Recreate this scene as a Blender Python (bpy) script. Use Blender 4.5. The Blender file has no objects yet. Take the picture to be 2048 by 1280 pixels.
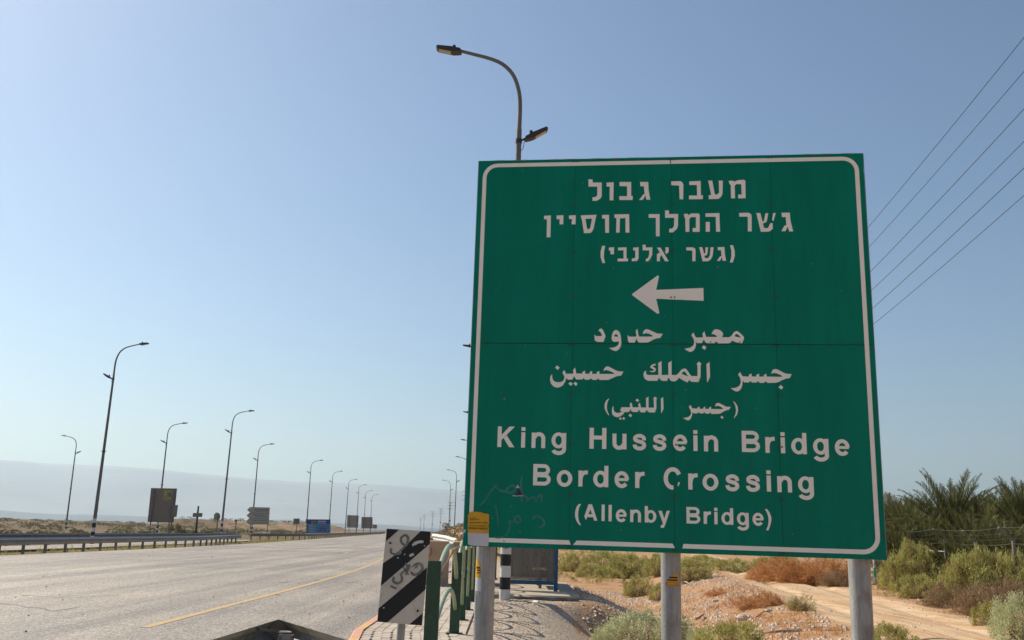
import bpy, math, random
import numpy as np
from mathutils import Vector, Matrix, Euler, noise
from mathutils.geometry import tessellate_polygon
random.seed(7); rng = np.random.default_rng(7)
C = bpy.context.scene.collection
R = math.radians
S = bpy.context.scene

# ------------------------------------------------------------------ camera, world, sun, exposure
FPX, PITCH, ROLL, CAMH = 1850.0, R(13.0), R(1.8), 1.5       # focal length in pixels of a 2048 wide picture
_f = Vector((0, math.cos(PITCH), math.sin(PITCH))); _r = Vector((1, 0, 0)); _u = _r.cross(_f)
_R = _r*math.cos(ROLL) + _u*math.sin(ROLL); _U = -_r*math.sin(ROLL) + _u*math.cos(ROLL)
cd = bpy.data.cameras.new('camera'); cam = bpy.data.objects.new('camera', cd); C.objects.link(cam)
cd.sensor_width = 36; cd.lens = 36*FPX/2048; cd.clip_start = .05; cd.clip_end = 40000
m = Matrix.Identity(4)
for i, v in enumerate((_R, _U, -_f)):
    for j in range(3): m[j][i] = v[j]
m[2][3] = CAMH
cam.matrix_world = m; S.camera = cam

SUN_EL, SUN_AZ = 42.0, -53.0          # azimuth measured from +Y towards +X (negative: left of the view)
W = bpy.data.worlds.new('World'); S.world = W; W.use_nodes = True
nt = W.node_tree; bg = nt.nodes['Background']
sky = nt.nodes.new('ShaderNodeTexSky'); sky.sky_type = 'NISHITA'; sky.sun_disc = False
sky.sun_elevation = R(SUN_EL); sky.sun_rotation = R(SUN_AZ)
sky.altitude = 0; sky.air_density = 1.15; sky.dust_density = .75; sky.ozone_density = 3.2
nt.links.new(sky.outputs[0], bg.inputs[0]); bg.inputs[1].default_value = .088
sd = bpy.data.lights.new('sun', 'SUN'); so = bpy.data.objects.new('sun', sd); C.objects.link(so)
sd.energy = 5.0; sd.angle = R(.53); sd.color = (1, .915, .77)
sdir = Vector((math.sin(R(SUN_AZ))*math.cos(R(SUN_EL)), math.cos(R(SUN_AZ))*math.cos(R(SUN_EL)), math.sin(R(SUN_EL))))
so.rotation_euler = sdir.to_track_quat('Z', 'Y').to_euler(); so.location = (0, 0, 40)
S.view_settings.view_transform = 'Standard'; S.view_settings.look = 'None'
S.view_settings.exposure = .28; S.view_settings.gamma = 1; S.view_settings.use_curve_mapping = False
S.render.engine = 'CYCLES'
S.cycles.max_bounces = 6; S.cycles.volume_bounces = 0; S.cycles.transparent_max_bounces = 12
S.cycles.volume_step_rate = 1.0

def ray(px, py): return (_f*FPX + _R*(px-1024) + _U*(640-py))
def onground(px, py, z=0):
    d = ray(px, py); k = (z-CAMH)/d.z; return Vector((d.x*k, d.y*k, z))
def at(px, py, Y):
    d = ray(px, py); k = Y/d.y; return Vector((d.x*k, Y, CAMH+d.z*k))

# ------------------------------------------------------------------ naming helpers
def tag(o, label=None, cat=None, group=None, kind=None):
    if label: o['label'] = label
    if cat: o['category'] = cat
    if group: o['group'] = group
    if kind: o['kind'] = kind
    return o
def thing(name, label, cat, loc=(0, 0, 0), rz=0, group=None):
    o = bpy.data.objects.new(name, None); C.objects.link(o); o.location = loc; o.rotation_euler = (0, 0, rz)
    o.empty_display_size = .2
    return tag(o, label, cat, group)
def copy_tree(o, parent=None):
    c = o.copy(); C.objects.link(c); c.parent = parent
    for ch in list(o.children): copy_tree(ch, c)
    return c

# ------------------------------------------------------------------ materials
MATS = {}
def mat(name, col, rough=.7, metal=0, var=.12, scale=6, bump=0, bscale=30, spec=.4, dirt=None, dscale=2, dthr=(.5, .65), streak=None, coord='Object', twosided=False):
    if name in MATS: return MATS[name]
    m = bpy.data.materials.new(name); m.use_nodes = True; t = m.node_tree; n = t.nodes; L = t.links
    b = n['Principled BSDF']; b.inputs['Roughness'].default_value = rough; b.inputs['Metallic'].default_value = metal
    b.inputs['Specular IOR Level'].default_value = spec
    tc = n.new('ShaderNodeTexCoord'); src = tc.outputs[coord]
    if streak:
        mp = n.new('ShaderNodeMapping'); mp.inputs['Scale'].default_value = streak; L.new(src, mp.inputs[0]); ssrc = mp.outputs[0]
    else: ssrc = src
    ns = n.new('ShaderNodeTexNoise'); ns.inputs['Scale'].default_value = scale; ns.inputs['Detail'].default_value = 6; ns.inputs['Roughness'].default_value = .65
    L.new(ssrc, ns.inputs['Vector'])
    rp = n.new('ShaderNodeValToRGB'); e = rp.color_ramp.elements
    e[0].position = .3; e[1].position = .7
    e[0].color = tuple(max(0, c*(1-var)) for c in col)+(1,); e[1].color = tuple(min(1, c*(1+var)) for c in col)+(1,)
    L.new(ns.outputs[0], rp.inputs[0]); out = rp.outputs[0]
    if dirt:
        n2 = n.new('ShaderNodeTexNoise'); n2.inputs['Scale'].default_value = dscale; n2.inputs['Detail'].default_value = 8; n2.inputs['Roughness'].default_value = .7
        L.new(src, n2.inputs['Vector'])
        mr = n.new('ShaderNodeMapRange'); mr.inputs[1].default_value = dthr[0]; mr.inputs[2].default_value = dthr[1]; L.new(n2.outputs[0], mr.inputs[0])
        mx = n.new('ShaderNodeMix'); mx.data_type = 'RGBA'; L.new(mr.outputs[0], mx.inputs[0]); L.new(out, mx.inputs[6]); mx.inputs[7].default_value = tuple(dirt)+(1,)
        out = mx.outputs[2]
    L.new(out, b.inputs['Base Color'])
    if bump:
        n3 = n.new('ShaderNodeTexNoise'); n3.inputs['Scale'].default_value = bscale; n3.inputs['Detail'].default_value = 5
        L.new(src, n3.inputs['Vector'])
        bp = n.new('ShaderNodeBump'); bp.inputs['Strength'].default_value = bump; bp.inputs['Distance'].default_value = .02
        L.new(n3.outputs[0], bp.inputs['Height']); L.new(bp.outputs[0], b.inputs['Normal'])
    MATS[name] = m; return m

M_galv = mat('galvanised', (.28, .28, .29), .55, .35, .2, 9, .15, 60)
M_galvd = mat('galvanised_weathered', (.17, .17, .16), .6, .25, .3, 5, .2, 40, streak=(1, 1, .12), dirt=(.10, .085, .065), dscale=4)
M_rail = mat('rail_steel', (.30, .29, .28), .5, .4, .2, 3, .1, 30)
M_pole = mat('lamp_pole_steel', (.17, .155, .135), .6, .3, .15, 3)
M_post = mat('sign_post_steel', (.36, .35, .335), .55, .3, .3, 6, .15, 60, streak=(4, 4, .5), dirt=(.20, .15, .10), dscale=5, dthr=(.5, .78))
M_dark = mat('dark_housing', (.035, .032, .028), .5)
M_lens = mat('lamp_lens', (.45, .38, .22), .25)
M_blk = mat('black_paint', (.012, .012, .013), .5, dirt=(.06, .055, .05), dscale=7, dthr=(.6, .8))
M_wht = mat('white_paint', (.66, .64, .6), .6, dirt=(.4, .35, .28), dscale=6, dthr=(.55, .8))
M_green = mat('green_sign_film', (.0002, .20, .125), .42, 0, .17, 1.6, .06, 3, spec=.12, streak=(3.5, 3.5, .35), dirt=(.0012, .172, .110), dscale=1.1, dthr=(.45, .8))
M_film = mat('white_sign_film', (.95, .87, .77), .5, 0, .04, 5, 0, spec=.2, dirt=(.76, .68, .58), dscale=9, dthr=(.6, .85))
M_rust = mat('rusty_bolt', (.11, .055, .035), .8, .2, .4, 60)
M_seam = mat('seam_shadow_gap', (.02, .03, .025), .9)
M_rgreen = mat('railing_dark_green', (.022, .065, .040), .45, 0, .25, 8, .1, 40, dirt=(.08, .10, .07), dscale=9, dthr=(.62, .8))
M_rpale = mat('railing_pale_green', (.25, .32, .20), .45, 0, .15, 8, dirt=(.12, .15, .09), dscale=9, dthr=(.55, .8))
M_conc = mat('concrete', (.43, .36, .28), .9, 0, .16, 3, .4, 60, dirt=(.30, .24, .18), dscale=3)
M_tanblock = mat('tan_block', (.50, .34, .22), .9, 0, .12, 3, .3, 50, dirt=(.34, .22, .14), dscale=3.5, dthr=(.5, .75))
M_blue = mat('blue_frame', (.025, .09, .19), .45, 0, .2, 6, dirt=(.1, .12, .14), dscale=10, dthr=(.6, .8))
M_yel = mat('yellow_sticker', (.68, .36, .012), .5, 0, .06, 10, dirt=(.6, .28, .01), dscale=14)
M_org = mat('orange_sticker', (.62, .16, .02), .5)
M_paper = mat('white_sticker', (.60, .58, .60), .5, 0, .05, 10)
M_ink = mat('black_ink', (.015, .012, .01), .5)
M_back = mat('sign_back', (.24, .19, .15), .7, .1, .15, 2, streak=(3, 3, .5))
M_backl = mat('sign_back_pale', (.33, .30, .24), .7, .1, .15, 2)
M_wood = mat('dry_wood', (.38, .28, .19), .9, 0, .25, 12, .4, 50)
M_rock = mat('limestone', (.60, .46, .345), .95, 0, .2, 8, .5, 30)
M_wire = mat('cable', (.03, .03, .03), .6)

# ------------------------------------------------------------------ mesh builder
class MB:
    def __init__(s): s.v = []; s.f = []; s.mi = []; s.mats = []; s.cur = 0
    def use(s, m):
        if m not in s.mats: s.mats.append(m)
        s.cur = s.mats.index(m); return s
    def add(s, vs, fs):
        o = len(s.v); s.v += [tuple(v) for v in vs]
        for f in fs: s.f.append(tuple(i+o for i in f)); s.mi.append(s.cur)
        return s
    def box(s, c, d, rz=0, M=None):
        cx, cy, cz = c; a, b, h = d[0]/2, d[1]/2, d[2]/2
        vs = [Vector((x, y, z)) for z in (-h, h) for y in (-b, b) for x in (-a, a)]
        m = M if M else Matrix.Rotation(rz, 3, 'Z')
        vs = [m @ v + Vector(c) for v in vs]
        return s.add(vs, [(0, 2, 3, 1), (4, 5, 7, 6), (0, 1, 5, 4), (2, 6, 7, 3), (0, 4, 6, 2), (1, 3, 7, 5)])
    def bar(s, a, b, w, h=None, up=(0, 0, 1)):
        a, b = Vector(a), Vector(b); d = (b-a); L = d.length; d.normalize(); h = h or w
        x = d.cross(Vector(up))
        if x.length < 1e-4: x = d.cross(Vector((1, 0, 0)))
        x.normalize(); y = x.cross(d)
        vs = []
        for p in (a, b):
            for sx, sy in ((-1, -1), (1, -1), (1, 1), (-1, 1)): vs.append(p + x*sx*w/2 + y*sy*h/2)
        return s.add(vs, [(3, 2, 1, 0), (4, 5, 6, 7), (0, 1, 5, 4), (1, 2, 6, 5), (2, 3, 7, 6), (3, 0, 4, 7)])
    def tube(s, pts, rad, n=10, caps=True):
        pts = [Vector(p) for p in pts]
        if not hasattr(rad, '__len__'): rad = [rad]*len(pts)
        vs = []; fs = []; prev = None
        for i, p in enumerate(pts):
            d = (pts[min(i+1, len(pts)-1)] - pts[max(i-1, 0)]).normalized()
            if prev is None:
                x = d.cross(Vector((0, 1, 0)))
                if x.length < 1e-3: x = d.cross(Vector((1, 0, 0)))
            else: x = prev - d*prev.dot(d)
            x.normalize(); prev = x; y = d.cross(x)
            for k in range(n):
                a = 2*math.pi*k/n; vs.append(p + (x*math.cos(a)+y*math.sin(a))*rad[i])
        for i in range(len(pts)-1):
            for k in range(n):
                k2 = (k+1) % n; fs.append((i*n+k, i*n+k2, (i+1)*n+k2, (i+1)*n+k))
        if caps: fs.append(tuple(range(n-1, -1, -1))); fs.append(tuple((len(pts)-1)*n+k for k in range(n)))
        return s.add(vs, fs)
    def prism(s, poly, o, x, y, z, t):
        """2-D polygon (list of (a,b)) extruded: point = o + a*x + b*y, thickness t along z"""
        o, x, y, z = Vector(o), Vector(x), Vector(y), Vector(z)
        n = len(poly); vs = [o+x*a+y*b for a, b in poly] + [o+x*a+y*b+z*t for a, b in poly]
        tr = tessellate_polygon([[Vector((a, b, 0)) for a, b in poly]])
        fs = [tuple(q) for q in tr] + [tuple(i+n for i in reversed(q)) for q in tr]
        fs += [(i, (i+1) % n, (i+1) % n+n, i+n) for i in range(n)]
        return s.add(vs, fs)
    def build(s, name, m=None, parent=None, smooth=False, auto=None):
        me = bpy.data.meshes.new(name); me.from_pydata(s.v, [], s.f)
        if s.mats:
            for q in s.mats: me.materials.append(q)
            me.polygons.foreach_set('material_index', s.mi)
        elif m: me.materials.append(m)
        if smooth: me.polygons.foreach_set('use_smooth', [True]*len(me.polygons))
        me.validate(); me.update()
        o = bpy.data.objects.new(name, me); C.objects.link(o); o.parent = parent
        if smooth and auto:
            try: me.set_sharp_from_angle(angle=auto)
            except Exception: pass
        return o
def meshobj(name, v, f, m, parent=None, smooth=False):
    me = bpy.data.meshes.new(name); me.from_pydata([tuple(p) for p in v], [], f); me.materials.append(m)
    if smooth: me.polygons.foreach_set('use_smooth', [True]*len(me.polygons))
    me.update(); o = bpy.data.objects.new(name, me); C.objects.link(o); o.parent = parent; return o

# ------------------------------------------------------------------ the lie of the land
def ss(a, b, x):
    t = min(1, max(0, (x-a)/(b-a))); return t*t*(3-2*t)
def bend(Y):                       # left side of the road: straight, then a long gentle curve to the left
    if Y < 45: return 0.0
    if Y < 100: return -.0008*(Y-45)**2
    if Y < 350: return -2.42-.0885*(Y-100)
    return -24.55-.0885*(Y-350)-.00022*(Y-350)**2
def bend_r(Y):                     # right side drifts left a little earlier (the carriageway narrows after the junction)
    if Y < 22: return 0.0
    if Y < 51: return -.0015*(Y-22)**2
    return -1.26-.087*(Y-51)-(.00022*(Y-350)**2 if Y > 350 else 0)
def road_left(Y): return -20.6+bend(Y)
def road_right(Y): return -2.08+bend_r(Y)*ss(36, 60, Y)
def track_x(Y): return 8.0+(Y-17)*.145
def fence_x(Y): return 12.8+(Y-22)*.13
def height(x, y):
    z = 0.0
    nz = noise.noise(Vector((x*.22, y*.22, 0)))*.8
    n2 = noise.noise(Vector((x*1.7, y*1.7, 3)))
    if x > -.6:
        x0 = .15+1.75*ss(20.8, 22.6, y)*(1-ss(30, 33, y))
        xt = track_x(y)
        d = -.95*ss(x0, x0+2.9, x) * (1-ss(xt-6.6, xt-1.7, x))
        fade = 1-ss(55, 95, y)
        z += d*fade
        # rubble on the far bank
        bank = ss(xt-6.0, xt-4, x)*(1-ss(xt-2.2, xt-1.4, x))
        z += bank*(.045*n2 + .03*nz)*fade
        rt = abs(x-xt)
        z += -.08*math.exp(-((rt-.85)/.24)**2)*(ss(5, 10, y))*(1-ss(60, 90, y))
        z += .06*nz*ss(0, 1.5, x) + .015*n2*ss(.3, 1, x)
        z += .12*ss(xt+1.8, xt+3.5, x)*(.6+nz)*fade
        # scrubby embankment beside the road further on
    if y > 100:
        t = x-road_right(y); z += (3.0+1.0*nz)*ss(3, 12, t)*ss(110, 190, y)*(1-ss(400, 470, y))*(1-ss(45, 70, t))
    L = road_left(max(y, 0))
    if x < L-.1:
        t = L-x
        big = noise.noise(Vector((x*.012, y*.012, 5)))
        z += -.18*ss(.2, 1.2, t)*(1-ss(1.8, 2.6, t)) + .06*nz*ss(6.5, 9, t)
        far = ss(28, 60, t)
        z += far*(.55*big+.15*noise.noise(Vector((x*.06, y*.06, 9))))
        z += 1.3*ss(30, 90, t)*ss(150, 230, y)*(1-ss(330, 420, y))*(.45+.8*abs(noise.noise(Vector((x*.018+7, y*.01, 4)))))*min(1, (-125-x)/15) if x < -125 else 0
        z += 1.3*ss(40, 60, t)*(1-ss(240, 300, y))*max(0, .35+noise.noise(Vector((x*.02+3, y*.02, 2))))*ss(60, 120, y)*.9
        # flat-topped earth mound by the highway
        z += 2.7*ss(0, 9, 30-abs(x+84)) * ss(0, 12, 34-abs(y-325)) if y > 280 else 0
    z -= .035*ss(0, 1, 1) if (L-1 < x < road_right(y)+.3) else 0
    return z

def axis(pts):
    out = []
    for a, b, st in pts: out += list(np.arange(a, b, st))
    out.append(pts[-1][1]); return out
xs = axis([(-9000, -1500, 1500), (-1500, -300, 150), (-300, -120, 12), (-120, -60, 3), (-60, -24, 1.5), (-24, -3, 1.5), (-3, -.6, .3), (-.6, 16, .14), (16, 40, 1), (40, 150, 8), (150, 900, 100), (900, 9000, 1500)])
ys = axis([(-300, -20, 40), (-20, 4, 2), (4, 9, .5), (9, 36, .2), (36, 70, .7), (70, 140, 2), (140, 420, 7), (420, 900, 60), (900, 9500, 1200)])
v = [(x, y, height(x, y)) for y in ys for x in xs]
nx = len(xs); f = [(j*nx+i, j*nx+i+1, (j+1)*nx+i+1, (j+1)*nx+i) for j in range(len(ys)-1) for i in range(nx-1)]

def ground_mat():
    m = bpy.data.materials.new('desert_ground'); m.use_nodes = True; t = m.node_tree; n = t.nodes; L = t.links
    b = n['Principled BSDF']; b.inputs['Roughness'].default_value = .95; b.inputs['Specular IOR Level'].default_value = .1
    tc = n.new('ShaderNodeTexCoord'); P = tc.outputs['Object']
    sx = n.new('ShaderNodeSeparateXYZ'); L.new(P, sx.inputs[0])
    def nz(scale, det=6, rough=.65, vec=None):
        q = n.new('ShaderNodeTexNoise'); q.inputs['Scale'].default_value = scale; q.inputs['Detail'].default_value = det; q.inputs['Roughness'].default_value = rough
        L.new(vec or P, q.inputs['Vector']); return q.outputs[0]
    def rng_(src, a, bb, c=0., d=1.):
        q = n.new('ShaderNodeMapRange'); q.interpolation_type = 'SMOOTHSTEP'
        for i, val in enumerate((a, bb, c, d)): q.inputs[i+1].default_value = val
        L.new(src, q.inputs[0]); return q.outputs[0]
    def mth(op, a, bb):
        q = n.new('ShaderNodeMath'); q.operation = op
        for i, s_ in enumerate((a, bb)):
            if isinstance(s_, (int, float)): q.inputs[i].default_value = s_
            else: L.new(s_, q.inputs[i])
        return q.outputs[0]
    def mix(fac, a, bb):
        q = n.new('ShaderNodeMix'); q.data_type = 'RGBA'
        if isinstance(fac, float): q.inputs[0].default_value = fac
        else: L.new(fac, q.inputs[0])
        for i, s_ in ((6, a), (7, bb)):
            if isinstance(s_, tuple): q.inputs[i].default_value = s_+(1,)
            else: L.new(s_, q.inputs[i])
        return q.outputs[2]
    X, Y = sx.outputs[0], sx.outputs[1]
    soil = mix(rng_(nz(.9), .38, .62), (.37, .19, .085), (.50, .295, .15))
    soil = mix(rng_(nz(9, 8, .8), .5, .62), soil, (.55, .40, .29))
    soil = mix(rng_(nz(4.5, 8, .85), .52, .62), soil, (.20, .105, .06))
    soil = mix(rng_(nz(26, 4, .7), .55, .64), soil, (.22, .12, .07))
    # pale track of packed clay with wheel streaks along it
    mp = n.new('ShaderNodeMapping'); mp.inputs['Rotation'].default_value = (0, 0, R(8.2)); mp.inputs['Scale'].default_value = (3.2, .22, 1); L.new(P, mp.inputs[0])
    tr = mth('SUBTRACT', mth('SUBTRACT', X, mth('MULTIPLY', Y, .145)), 5.535)
    tra = mth('ABSOLUTE', tr, 0)
    tra = mth('ADD', tra, mth('MULTIPLY', mth('SUBTRACT', nz(.8), .5), 1.6))
    trm = rng_(tra, 1.9, 1.3)
    clay = mix(rng_(nz(1.0, 8, .8, mp.outputs[0]), .38, .62), (.43, .265, .14), (.64, .46, .29))
    clay = mix(rng_(nz(18, 4, .7), .6, .7), clay, (.66, .52, .40))
    soil = mix(trm, soil, clay)
    # grey-beige gravel shoulder
    gx = mth('ADD', X, mth('MULTIPLY', mth('SUBTRACT', nz(.7), .5), 1.6))
    gm = mth('MULTIPLY', rng_(gx, 2.0, 1.2), rng_(X, -3, -2.9))
    gm = mth('MULTIPLY', gm, rng_(Y, 60, 45))
    vor = n.new('ShaderNodeTexVoronoi'); vor.inputs['Scale'].default_value = 34; L.new(P, vor.inputs['Vector'])
    gr = mix(rng_(vor.outputs['Color'], .1, .9), (.34, .26, .19), (.58, .48, .38))
    gr = mix(rng_(nz(40, 3), .56, .64), gr, (.20, .14, .10))
    gr = mix(rng_(nz(1.3), .55, .7), gr, (.46, .30, .19))
    soil = mix(gm, soil, gr)
    # left-hand plain: duller, tan with olive ground cover blotches
    lm = rng_(X, -19, -23)
    pl = mix(rng_(nz(.05), .35, .65), (.13, .078, .048), (.20, .125, .08)); pl = mix(mth('MULTIPLY', rng_(Y, 270, 310), rng_(X, -92, -84)), pl, (.34, .215, .135))
    pl = mix(rng_(nz(.35, 8, .75), .47, .6), pl, (.15, .13, .06))
    pl = mix(rng_(nz(2.2, 6, .8), .55, .7), pl, (.14, .12, .06))
    soil = mix(lm, soil, pl)
    L.new(soil, b.inputs['Base Color'])
    bp = n.new('ShaderNodeBump'); bp.inputs['Strength'].default_value = .8; bp.inputs['Distance'].default_value = .02
    L.new(mth('ADD', nz(7, 8, .75), mth('MULTIPLY', vor.outputs['Distance'], .5)), bp.inputs['Height']); L.new(bp.outputs[0], b.inputs['Normal'])
    return m
M_ground = ground_mat()
ground = meshobj('ground', v, f, M_ground, smooth=True); tag(ground, kind='structure')

# ------------------------------------------------------------------ road
def road_mat():
    m = bpy.data.materials.new('asphalt'); m.use_nodes = True; t = m.node_tree; n = t.nodes; L = t.links
    b = n['Principled BSDF']; b.inputs['Roughness'].default_value = .62; b.inputs['Specular IOR Level'].default_value = .5
    tc = n.new('ShaderNodeTexCoord'); P = tc.outputs['Object']
    def nz(scale, det=5, vec=None, rough=.6):
        q = n.new('ShaderNodeTexNoise'); q.inputs['Scale'].default_value = scale; q.inputs['Detail'].default_value = det; q.inputs['Roughness'].default_value = rough
        L.new(vec or P, q.inputs['Vector']); return q.outputs[0]
    def ramp(src, a, bb, ca, cb):
        q = n.new('ShaderNodeValToRGB'); q.color_ramp.elements[0].position = a; q.color_ramp.elements[1].position = bb
        q.color_ramp.elements[0].color = ca+(1,); q.color_ramp.elements[1].color = cb+(1,); L.new(src, q.inputs[0]); return q.outputs[0]
    def mul(a, bb, mode='MULTIPLY', fac=1.0):
        q = n.new('ShaderNodeMix'); q.data_type = 'RGBA'; q.blend_type = mode; q.inputs[0].default_value = fac; L.new(a, q.inputs[6]); L.new(bb, q.inputs[7]); return q.outputs[2]
    vor = n.new('ShaderNodeTexVoronoi'); vor.inputs['Scale'].default_value = 46; L.new(P, vor.inputs['Vector'])
    sp = n.new('ShaderNodeSeparateColor'); L.new(vor.outputs['Color'], sp.inputs[0])
    base = ramp(sp.outputs[0], .05, .95, (.095, .078, .062), (.53, .45, .365))
    big = ramp(nz(.12, 6), .35, .65, (.74, .74, .75), (1.14, 1.11, 1.06))
    base = mul(base, big)
    mp = n.new('ShaderNodeMapping'); mp.inputs['Scale'].default_value = (1.1, .035, 1); mp.inputs['Rotation'].default_value = (0, 0, R(-1)); L.new(P, mp.inputs[0])
    lanes = ramp(nz(1, 4, mp.outputs[0]), .38, .62, (.74, .74, .76), (1.15, 1.14, 1.11))
    base = mul(base, lanes)
    mp2 = n.new('ShaderNodeMapping'); mp2.inputs['Scale'].default_value = (.08, 1.4, 1); mp2.inputs['Rotation'].default_value = (0, 0, R(6)); L.new(P, mp2.inputs[0])
    base = mul(base, ramp(nz(1, 6, mp2.outputs[0], .7), .60, .72, (1, 1, 1), (.84, .82, .80)))
    base = mul(base, ramp(nz(3.2, 8, None, .8), .60, .70, (1, 1, 1), (.72, .71, .70)))
    base = mul(base, ramp(nz(14, 4, None, .8), .35, .65, (.86, .86, .86), (1.1, 1.1, 1.1)))
    L.new(base, b.inputs['Base Color'])
    bp = n.new('ShaderNodeBump'); bp.inputs['Strength'].default_value = .55; bp.inputs['Distance'].default_value = .012
    L.new(vor.outputs['Distance'], bp.inputs['Height']); L.new(bp.outputs[0], b.inputs['Normal'])
    return m
M_road = road_mat()
def strip(name, fa, fb, y0, y1, z, m, st=3, parent=None):
    Y = list(np.arange(y0, y1, st))+[y1]; vv = []; ff = []
    for i, y in enumerate(Y):
        vv += [(fa(y), y, z), (fb(y), y, z)]
        if i: k = i*2; ff.append((k-2, k-1, k+1, k))
    return meshobj(name, vv, ff, m, parent)
road = strip('road', road_left, road_right, -30, 620, .0, M_road); tag(road, kind='structure')
M_yline = mat('yellow_road_paint', (.56, .335, .085), .7, 0, .2, 3, dirt=(.40, .32, .22), dscale=7, dthr=(.42, .60))
M_wline = mat('worn_white_paint', (.66, .62, .57), .7, 0, .15, 3, dirt=(.26, .24, .22), dscale=5, dthr=(.4, .55))
yl = lambda Y: -5.22+bend_r(Y)
o = strip('edge_line', lambda Y: yl(Y)-.075, lambda Y: yl(Y)+.075, 14.2, 220, .005, M_yline, 1.5, road)
for k, off in enumerate((-8.9, -12.4)):
    for y0 in np.arange(26 if k else 32, 150, 9):
        strip('lane_dash', lambda Y: off+.5*(bend(Y)+bend_r(Y))-.055, lambda Y: off+.5*(bend(Y)+bend_r(Y))+.055, y0, y0+3, .005, M_wline, 1.5, road)
for k, off in enumerate((-16.0, -17.3)):
    strip('lane_line', lambda Y: off+bend(Y)-.05, lambda Y: off+bend(Y)+.05, 18, 60, .005, M_wline, 1.5, road)
# tar-sealed cracks
M_tar = mat('tar_seal', (.15, .135, .12), .6, 0, .3, 20)
cr = MB()
def crack(pts, w=.025):
    p2 = []
    for a, b in zip(pts[:-1], pts[1:]):
        for k in range(8):
            t = k/8; p2.append((a[0]+(b[0]-a[0])*t+random.uniform(-.03, .03), a[1]+(b[1]-a[1])*t+random.uniform(-.05, .05)))
    for (x0, y0), (x1, y1) in zip(p2[:-1], p2[1:]):
        ww = w*random.uniform(.4, 1.2)
        dx, dy = x1-x0, y1-y0; l = math.hypot(dx, dy)+1e-6; nx_, ny_ = -dy/l*ww, dx/l*ww
        cr.add([(x0-nx_, y0-ny_, .004), (x1-nx_, y1-ny_, .004), (x1+nx_, y1+ny_, .004), (x0+nx_, y0+ny_, .004)], [(0, 1, 2, 3)])
for a, b in (((560, 1165), (585, 1164)), ((628, 1161), (645, 1161)), ((690, 1165), (720, 1164)), ((545, 1189), (562, 1190)), ((728, 1158), (752, 1159)), ((640, 1174), (668, 1175)), ((508, 1116), (530, 1117))):
    A, B = onground(*a), onground(*b); crack([(A.x, A.y), (B.x, B.y)], .055)
for pl in (((0, 1207), (50, 1213), (110, 1222), (160, 1214)), ((40, 1190), (130, 1196), (250, 1190)), ((200, 1142), (330, 1130), (470, 1120))):
    q = [onground(*p) for p in pl]; crack([(p.x, p.y) for p in q], .018)
o = cr.build('tar_crack', M_tar, road); tag(o, kind='stuff')
# carriageway beyond the first guardrail
rd2 = strip('side_road', lambda Y: -26.9+bend(Y), lambda Y: -23.3+bend(Y), 20, 100, -.12, M_road, 3); tag(rd2, kind='structure')
for vtx in rd2.data.vertices: vtx.co.z = .02
# scattered light debris specks on the road
gm_ = MB()
for k in range(260):
    y = random.uniform(13, 70); x = random.uniform(-19, -2.4)
    s_ = random.uniform(.008, .022)*(1+y/45)
    if x < yl(y)-1 and random.random() < .6: continue
    gm_.use(M_rock if random.random() < .6 else M_tar).add([(x-s_, y, .004), (x, y-s_, .004), (x+s_, y, .004), (x, y+s_, .004), (x, y, s_)], [(0, 1, 4), (1, 2, 4), (2, 3, 4), (3, 0, 4)])
o = gm_.build('road_grit'); tag(o, 'loose grit and small stones lying on the grey asphalt', 'grit', kind='stuff')

# ------------------------------------------------------------------ pavement: slab, kerbstones, paving stones
def kx(Y): return -2.08+(.10*max(0, 13.5-Y) if Y < 13.5 else 0)
M_bed = mat('joint_sand', (.30, .24, .18), .95, 0, .2, 30)
pav = MB(); Y0, Y1 = 9.0, 33.0
Ys = list(np.arange(Y0, Y1, 1.0))+[Y1]; vv = []; ff = []
for i, y in enumerate(Ys):
    vv += [(kx(y)+.1, y, -.1), (kx(y)+.1, y, .10), (-.30, y, .10), (-.30, y, -.1)]
    if i:
        k = i*4
        for a, b in ((0, 1), (1, 2), (2, 3)): ff.append((k-4+a, k-4+b, k+b, k+a))
ff.append((0, 1, 2, 3)); k = (len(Ys)-1)*4; ff.append((k+3, k+2, k+1, k))
side = meshobj('pavement', vv, ff, M_bed); tag(side, kind='structure')
M_pv = [mat('paver_a', (.46, .38, .31), .9, 0, .14, 8, .3, 90), mat('paver_b', (.41, .34, .27), .9, 0, .16, 8, .3, 90), mat('paver_c', (.50, .42, .34), .9, 0, .12, 8, .3, 90)]
pw, pl_ = .128, .30
def bev(a, b, h, g=.004, c=.004):
    a -= g; b -= g
    vs = [(-a/2, -b/2, -h), (a/2, -b/2, -h), (a/2, b/2, -h), (-a/2, b/2, -h), (-a/2, -b/2, -c), (a/2, -b/2, -c), (a/2, b/2, -c), (-a/2, b/2, -c),
          (-a/2+c, -b/2+c, 0), (a/2-c, -b/2+c, 0), (a/2-c, b/2-c, 0), (-a/2+c, b/2-c, 0)]
    fs = [(0, 1, 5, 4), (1, 2, 6, 5), (2, 3, 7, 6), (3, 0, 4, 7), (4, 5, 9, 8), (5, 6, 10, 9), (6, 7, 11, 10), (7, 4, 8, 11), (8, 9, 10, 11)]
    return vs, fs
pm = []
for q in M_pv:
    me = bpy.data.meshes.new('paving_stone'); vs, fs = bev(pw, pl_, .05); me.from_pydata(vs, [], fs); me.materials.append(q); pm.append(me)
rest = MB(); cnt = 0
row = 0; y = 11.3
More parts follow.
